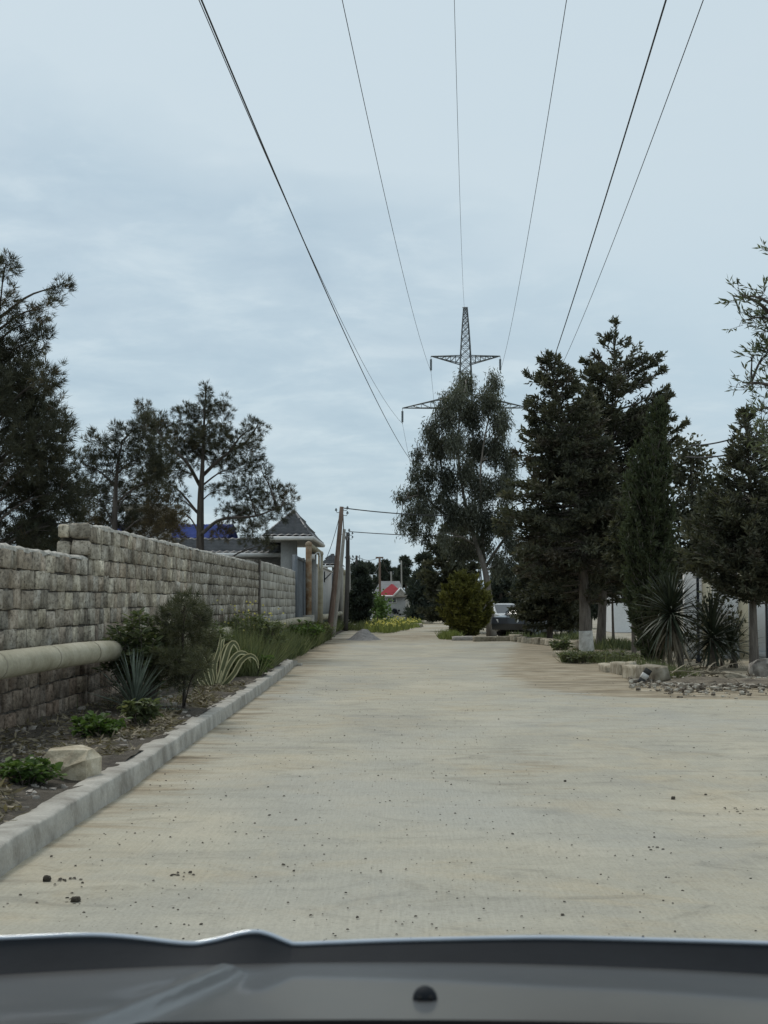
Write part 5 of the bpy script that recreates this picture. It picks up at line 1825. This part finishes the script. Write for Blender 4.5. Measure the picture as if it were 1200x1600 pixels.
weed('low_weed', 'dark leafy weed clump behind the nearer border stones', (*gxy(968, 1040), 0), .55, .42, 600, 'grass', 542, .09, .035, 46)
weed('flowering_shrub', 'tall loose shrub with small yellow blossoms beyond the agave', (-3.02, 31.0, .1), .72, 1.40, 2600, 'shrub', 527, .10, .04, 90, cat='shrub')
rng = np.random.default_rng(71)
mb = MB()
k = 70
C = np.array([-3.05, 31.5, .1]) + np.stack([rng.normal(0, .42, k), rng.normal(0, .42, k), rng.uniform(.6, 1.4, k)], -1)
for a in range(5):
    D = np.stack([np.full(k, math.cos(a * 1.2566)), np.full(k, -.5), np.full(k, math.sin(a * 1.2566))], -1)
    mb.leaves(C, D, .026, .02, rng, rng.random(k), .6)
o = ob('blossoms', (mb, M['flower']), bpy.data.objects['flowering_shrub'])
weed('leafy_shrub', 'loose grey-green shrub between the agave and the block wall', (-3.25, 26.2, .12), .5, 1.25, 1700, 'shrub', 528, .10, .035, 60, cat='shrub')
weed('low_weed', 'dull green weed against the pipe beyond the blossoming shrub', (-3.2, 36.5, .08), .6, .85, 1100, 'grass', 529, .11, .05, 50)
weed('low_weed', 'thick green weed bank along the verge before the reddish pole', (-3.0, 46.5, .04), .7, 1.0, 1300, 'weed', 543, .13, .07, 60)
weed('low_weed', 'green weed bank at the foot of the reddish leaning pole', (-3.0, 54.5, .04), .65, .95, 1100, 'grass', 544, .14, .07, 60)
lobe_tree('pine_sapling', 'young soft pine growing in the left bed beside the kerb', 'young tree', 18.6, [(288, 1112), (288, 1060), (285, 1000), (283, 945)], .028,
          [(288, 945, 26, 18, 1.6), (270, 965, 28, 24, 1.7), (305, 965, 26, 26, 1.7), (285, 990, 40, 28, 1.7), (255, 1005, 28, 26, 1.5), (318, 1000, 22, 28, 1.6), (275, 1030, 38, 26, 1.6), (312, 1038, 22, 24, 1.4), (250, 1045, 24, 22, 1.3), (285, 1060, 30, 18, 1.1)],
          'pine', 'sapling', 531, density=1.5, scale_leaf=.72, depth=.9)

# striped agave: every leaf a green blade with cream edges
ag = thing('striped_agave', 'agave with cream-edged leaves arching out beside the young pine', 'plant', (-2.84, 23.6, .13))
rng = np.random.default_rng(81)


def agave_leaf(pts, W):
    path = curve(pts, 14)
    W = W * .92
    u = np.linspace(0, 1, 14)
    w_ = W * np.minimum(1, .8 + u) * (1 - u ** 3) + .004
    t_ = unit_rows(np.gradient(path, axis=0))
    side = unit_rows(np.cross(t_, np.array([.25, -1., .15])[None] + 0 * t_))
    nn = np.cross(side, t_)
    g, e1, e2 = MB(), MB(), MB()

    def strip(b, s0, s1):
        b.grid(np.stack([path + side * (w_ * s0)[:, None] + nn * (w_ * abs(s0) * .35)[:, None], path + side * (w_ * (s0 + s1) / 2)[:, None] + nn * (w_ * abs(s0 + s1) * .17)[:, None], path + side * (w_ * s1)[:, None] + nn * (w_ * abs(s1) * .35)[:, None]], 1))
    strip(g, -.29, .29)
    strip(e1, -.5, -.291)
    strip(e2, .291, .5)
    lf = ob('leaf', (g, M['agave'], True), ag)
    for e in (e1, e2):
        ob('cream_edge', (e, M['agave_edge'], True), lf)
        lf_o = bpy.data.objects[-1] if False else None
    return lf


base = np.array([-2.84, 23.6, .13])
sA = S(23.6) * .88
# (dx, dz) outlines in photo units relative to the base, arching leaves first
for pts, W in (([(0, 0), (14, 50), (22, 75), (30, 82), (38, 70), (40, 55)], .10), ([(4, 0), (20, 40), (36, 62), (52, 62), (60, 46)], .09), ([(6, 0), (30, 26), (44, 50), (60, 60), (72, 52), (76, 36)], .09), ([(-2, 0), (-4, 40), (4, 72), (6, 98)], .085), ([(0, 0), (8, 40), (8, 78), (12, 90)], .085),
               ([(-6, 0), (-18, 26), (-22, 50), (-30, 66)], .085), ([(-6, 0), (-20, 12), (-34, 22)], .08), ([(-8, 0), (-26, 8), (-40, 26)], .075), ([(-3, 0), (-12, 40), (-8, 58), (-2, 64)], .09), ([(2, 0), (12, 30), (10, 60), (18, 78), (26, 70)], .09)):
    dy = rng.normal(0, .18)
    agave_leaf([base + np.array([x * sA, dy * i / len(pts), z * sA]) for i, (x, z) in enumerate(pts)], W)
# cream edges belong to their leaf: parent without offset
for o in list(COL.objects):
    if o.name.startswith('cream_edge'):
        o.matrix_parent_inverse = Matrix.Identity(4)


# ------------------------------------------------------------------ grass, litter, pebbles
def grass(name, label, pts, hgt, mat, seed, w_=.012, lean=.35, cat='grass', flowers=0, fmat='flower'):
    rng = np.random.default_rng(seed)
    pts = np.asarray(pts)
    pts = pts[rng.random(len(pts)) < np.clip(2.6 * vnoise(pts[:, 0] * 2.3, pts[:, 1] * 1.1, seed + 9) - .55, .03, 1)]
    n_ = len(pts)
    D = np.array([0, 0, 1.]) + lean * rng.normal(size=(n_, 3)) * (1, 1, .3)
    mb = MB()
    mb.leaves(pts, D, hgt * rng.uniform(.4, 1.2, n_) * (.55 + .8 * vnoise(pts[:, 0] * 1.7, pts[:, 1] * .8, seed + 3)), w_, rng, np.clip(.45 + .22 * rng.normal(size=n_) + .25 * (vnoise(pts[:, 0] * 2, pts[:, 1] * 2, seed) - .5), 0, 1), .3)
    o = ob(name, (mb, M[mat]), kind='stuff', label=label, cat=cat)
    if flowers:
        fb = MB()
        q = pts[rng.integers(0, n_, flowers)] + np.stack([0 * rng.random(flowers), 0 * rng.random(flowers), hgt * rng.uniform(.7, 1.15, flowers)], -1)
        for a in range(3):
            fb.leaves(q, rng.normal(size=(flowers, 3)), .09, .07, rng, rng.random(flowers), .5)
        ob('yellow_flowers', (fb, M[fmat]), o, kind='stuff')
    return o


def scatter_bed(n_, y0, y1, f0, f1, seed, ybias=1.):
    rng = np.random.default_rng(seed)
    y = y0 + (y1 - y0) * rng.random(n_) ** ybias
    inn = np.where(y < 34.9, kerb_x(y) - .2, np.interp(y, [34.9, 37, 48, 58, 70, 100], [-2.6, -2.65, -2.7, -2.75, -2.9, -3.0]))
    f = f0 + (f1 - f0) * rng.random(n_)
    x = inn + (-3.85 - inn) * f
    z = np.where(y < 35.5, .13 + .05 * f, .03)
    return np.stack([x, y, z], -1)


grass('tall_grass', 'tall green grass beyond the agave at the end of the kerb', scatter_bed(17000, 26.5, 39, .0, 1., 1), .95, 'grass', 601, .013)
grass('verge_grass', 'green verge grass along the wall up to the leaning poles', np.vstack([scatter_bed(12000, 38, 60, .0, 1., 2), scatter_bed(3500, 60, 82, .2, 1., 3)]), .62, 'grass', 602, .026)
grass('bed_grass', 'thin scattered grass in the left bed', scatter_bed(420, 16, 28, .2, 1., 4), .22, 'grass', 603, .010)
# dry leaf litter in the bed
p = np.vstack([scatter_bed(9000, 7, 30, .02, .97, 5), scatter_bed(5000, 7, 24, .0, .35, 15)])
rng = np.random.default_rng(9)
keepm = vnoise(p[:, 0] * 2.5, p[:, 1] * 1.2, 33) > .42
p = p[keepm]
mb = MB()
D = rng.normal(size=(len(p), 3)) * (1, 1, .28)
mb.leaves(p + (0, 0, .02) + rng.random((len(p), 1)) * (0, 0, .04), D, rng.uniform(.04, .14, len(p)), rng.uniform(.010, .03, len(p)), rng, np.clip(rng.normal(.45, .25, len(p)), 0, 1), .5)
ob('leaf_litter', (mb, M['dry']), kind='stuff', label='dry leaf litter strewn over the soil bed', cat='litter')
mb = MB()
p = scatter_bed(900, 7, 22, .02, .97, 6)
for q in p:
    s = abs(rng.normal(.02, .02)) + .012
    co = np.empty(96, dtype=np.float32)
    STN[0].vertices.foreach_get('co', co)
    V = co.reshape(-1, 3) * s + rng.normal(0, s * .15, (32, 3))
    fi = np.empty(len(STN[0].loops), dtype=np.int32)
    STN[0].loops.foreach_get('vertex_index', fi)
    mb.add(V + q + (0, 0, .01), fi.reshape(-1, 4))
ob('soil_clods', (mb, M['rock']), kind='stuff', label='small clods and stones lying on the left bed', cat='clods')

# meadow in front of the far house
n_ = 9000
px = rng.uniform(572, 668, n_)
py = rng.uniform(968, 990, n_)
pt = np.array([[*gxy(a, b), 0.] for a, b in zip(px, py)])
pt[:, 2] = 0
# keep clear of the track and the heap
cxm = np.interp(pt[:, 1], [62, 75, 90, 110, 140, 190], [.8, 1.3, 2.1, 2.7, 3.4, 4.4]) - np.interp(pt[:, 1], [62, 75, 90, 190], [2.2, 1.5, 1.0, 1.2])
pt = pt[(pt[:, 0] < cxm - .1) & (pt[:, 1] > 71) & (pt[:, 1] < 117)]
grass('meadow_grass', 'yellow flowering meadow grass in front of the red-roofed house', pt, .42, 'meadow', 611, .07, flowers=190)


def patch(cx_, cy_, rx_, ry_, k, seed):
    r_ = np.random.default_rng(seed)
    a = r_.random(k) * 6.283
    q = np.sqrt(r_.random(k))
    return np.stack([cx_ + rx_ * q * np.cos(a), cy_ + ry_ * q * np.sin(a), np.zeros(k)], -1)


grass('grass_tuft', 'rough grass at the foot of the dark dense tree behind the gravel heap', patch(P(560, 900, 82)[0], 82, .9, 3, 1800, 11), .55, 'grass', 616, .04)
grass('grass_tuft', 'small grass tuft beside the track left of the golden thuja', patch(*gxy(703, 999), .45, 1.2, 900, 1), .36, 'meadow', 612, .04)
grass('grass_tuft', 'dark grass patch at the foot of the whitewashed trunk', np.vstack([patch(*gxy(915, 1036), .6, .9, 1500, 2), patch(*gxy(955, 1032), .8, 1.4, 600, 5)]), .30, 'grass', 613, .018)
grass('grass_tuft', 'grass growing between the border stones and the yuccas', np.vstack([patch(*gxy(1045, 1060), .6, .7, 1500, 3), patch(*gxy(1000, 1045), .9, 1.6, 600, 6)]), .32, 'grass', 614, .015)
grass('grass_tuft', 'dark weeds behind the stone border under the conifers', np.vstack([patch(gxy(845, 998)[0], 62, 1.6, 3, 2200, 4), patch(gxy(980, 1010)[0], 49, 2.2, 3, 2600, 7)]), .35, 'grass', 615, .04)

# crumbs of stone and earth on the slab
rng = np.random.default_rng(77)
mb = MB()
k = 2200
yy = 5.5 + 28 * rng.random(k) ** 1.7
xx = rng.uniform(-2.0, 1., k)
xx = np.where(rng.random(k) < .65, rng.uniform(-1.9, .28 * yy, k), xx)
for x, y in zip(xx, yy):
    s = abs(rng.normal(.0, .0026)) + .0016
    V = np.array([(-1, -1, 0), (1, -1, 0), (1.1, 1, 0), (-1, 1, 0), (-.6, -.6, 1), (.6, -.5, 1.1), (.6, .6, .9), (-.5, .6, 1)]) * s * (1.1, 1., .8) + rng.normal(0, s * .15, (8, 3))
    mb.add(V + (x, y, .016), [(4, 5, 6, 7), (0, 1, 5, 4), (1, 2, 6, 5), (2, 3, 7, 6), (3, 0, 4, 7)])
ob('pebbles', (mb, M['soil']), kind='stuff', label='tiny dark pebbles scattered over the pale slab', cat='pebbles')
for px, py, s, lab in ((73, 1380, .032, 'round dark clod on the slab near the kerb at the lower left'), (118, 1414, .034, 'dark twiggy clod on the slab above the bonnet at the left'), (883, 1224, .018, 'small dark pebble out on the slab by itself'), (1052, 1252, .026, 'dark clod on the right half of the slab')):
    o = ob('earth_clod', rough_stone(M['soil'], int(px), 'earth_clod', jit=.12), loc=(*gxy(px, py), .012 + s * .4), label=lab, cat='clod')
    o.scale = (s * 1.1, s * 1.0, s * .8)
mb = MB()
for (px0, px1, py, k) in ((85, 130, 1378, 16), (262, 292, 1371, 9), (100, 128, 1414, 8), (1130, 1200, 1268, 16), (1010, 1040, 1330, 5)):
    for i in range(k):
        x, y = gxy(rng.uniform(px0, px1), py + rng.normal(0, 2.5))
        s = rng.uniform(.004, .009)
        V = np.array([(-1, -1, 0), (1, -1, 0), (1, 1, 0), (-1, 1, 0), (-.6, -.6, 1), (.6, -.5, 1), (.6, .6, 1), (-.5, .6, 1)]) * s * (rng.uniform(.5, 1.5), rng.uniform(.6, 1.4), rng.uniform(.4, .8)) + rng.normal(0, s * .25, (8, 3)) * (1, 1, .3)
        mb.add(V + (x, y, .014), [(4, 5, 6, 7), (0, 1, 5, 4), (1, 2, 6, 5), (2, 3, 7, 6), (3, 0, 4, 7)])
ob('dirt_crumbs', (mb, M['soil']), kind='stuff', label='streaks of dark earth crumbs on the slab', cat='crumbs')

# ------------------------------------------------------------------ the car we look out of: bonnet, deflector
m, nt, out = new_mat('bonnet_paint')
n = N(nt)
dust = n.ramp(n.noise(6, 6, .6, n.map((1, .4, 1)), .4), [(.4, 0.), (.75, 1.)])
col_ = n.mix(n.math('MULTIPLY', dust, .35), (.030, .032, .033), (.075, .07, .062))
nt.links.new(n.principled(col_, .40, None, .0, .3, .22), out.inputs[0])
M['bonnet'] = m
m, nt, out = new_mat('deflector_edge_glint')
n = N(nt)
nt.links.new(n.principled(n.ramp(n.noise(9, 3), [(.3, (.42, .47, .53)), (.7, (.55, .60, .66))]), .18, None, .3, .6, .6), out.inputs[0])  # pale blue base colour paints in the sky reflection along the top edge
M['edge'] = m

carE = thing('car', 'dark car bonnet with a black deflector strip across the bottom of the view', 'car', (0, 1.4, .3))
RIM_Y = 1.88
rim_px = [(-700, 1520), (-420, 1492), (-200, 1475), (0, 1466), (130, 1461), (200, 1464), (290, 1474), (330, 1470), (375, 1459), (400, 1456), (420, 1460), (450, 1472), (465, 1475), (520, 1473), (600, 1470), (720, 1467), (850, 1465), (1000, 1468), (1200, 1474), (1450, 1486), (1750, 1505), (1950, 1525)]
rim = curve([P(a, b, RIM_Y - .10 * ((a - 650) / 1300) ** 2) for a, b in rim_px], 180)


def hood_z(X, Y):
    z = 1.012 + .012 + (1.86 - Y) * .150 - .035 * (X / .75) ** 2
    xr = np.interp(Y, [.9, 1.0, 1.2, 1.4, 1.6, 1.72, 1.86], [-.275, -.262, -.238, -.218, -.200, -.190, -.182])
    amp = .013 * smooth(1.76, 1.68, Y)
    d = X - xr
    z = z + amp * np.exp(-(d / .020) ** 2) - .006 * smooth(.01, .05, -d) * smooth(1.80, 1.5, Y)
    return z


hx_ = np.linspace(-.80, .80, 220)
hy_ = np.linspace(.86, 1.875, 120)
HX, HY_ = np.meshgrid(hx_, hy_)
mb = MB()
mb.grid(np.stack([HX, HY_, hood_z(HX, HY_)], -1))
hood = ob('bonnet', (mb, M['bonnet'], True), carE)
# deflector: a thin upstanding strip following the rim
low_line = rim.copy()
low_line[:, 1] -= .05
low_line[:, 2] = hood_z(rim[:, 0], rim[:, 1] - .05) - .004
mid_line = rim * .45 + low_line * .55 + np.array([0, .004, 0])
back_line = rim + np.array([0, .02, -.004])
front_low = low_line + np.array([0, .09, -.02])
mb = MB()
mb.grid(np.stack([low_line, mid_line, rim + (0, -.002, -.0022)], 1))
mb.grid(np.stack([rim + (0, .004, -.0022), back_line + (0, 0, -.01), front_low], 1))
ob('deflector', (mb, M['black'], True), carE)
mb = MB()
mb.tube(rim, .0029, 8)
ob('deflector_edge_glint', (mb, M['edge'], True), bpy.data.objects['deflector'])
bpy.data.objects['deflector_edge_glint'].matrix_parent_inverse = Matrix.Identity(4)
# washer nozzle
c = P(664, 1531, 1.42)
c[2] = hood_z(c[0], c[1])
u = np.linspace(0, 1, 8)
mb = MB()
mb.tube([c + (0, 0, -.004 + .016 * q) for q in u], .0115 * np.sqrt(np.clip(1 - (u * .97) ** 3, .03, 1)), 16)
wn_ = ob('washer_nozzle', (mb, M['black'], True), carE)
for s in (-1, 1):
    mb = MB()
    q = c + np.array([s * .005, -.0105, .004])
    mb.tube([q, q + (0, -.002, 0)], .0022, 8)
    jt = ob('nozzle_jet', (mb, M['rubber']), wn_)
    jt.matrix_parent_inverse = Matrix.Identity(4)
# black cowl at the foot of the windscreen
mb = MB()
cx_ = np.linspace(-.8, .8, 60)
zc1 = 1.024 + (1.86 - 1.255) * .150 - .035 * (cx_ / .75) ** 2
mb.grid(np.stack([np.stack([cx_, np.full(60, 1.265), zc1 - .010], -1), np.stack([cx_, np.full(60, 1.26), zc1 + .000], -1), np.stack([cx_, np.full(60, 1.24), zc1 + .005], -1), np.stack([cx_, np.full(60, 1.10), zc1 + .030], -1), np.stack([cx_, np.full(60, .80), zc1 + .06], -1)], 1))
ob('cowl', (mb, M['cowl'], True), carE)
# wings and nose below the bonnet
mb = MB()
edge_l = [(-.80, y, float(hood_z(-.80, y))) for y in np.linspace(.6, 1.875, 20)]
nose = [(x, 1.875, float(hood_z(x, 1.875))) for x in np.linspace(-.80, .80, 30)]
edge_r = [(.80, y, float(hood_z(.80, y))) for y in np.linspace(1.875, .6, 20)]
ring = np.array(edge_l + nose[1:] + edge_r[1:])
ring[:, 2] -= .003
rows = [ring, ring + (0, .05, -.08), np.stack([ring[:, 0] * 1.06, ring[:, 1] + .08 * (ring[:, 1] > 1.87), np.full(len(ring), .62)], -1), np.stack([ring[:, 0] * 1.05, ring[:, 1] + .06 * (ring[:, 1] > 1.87), np.full(len(ring), .30)], -1)]
mb.grid(np.stack(rows, 1))
ob('front_wings', (mb, M['bonnet'], True), carE)
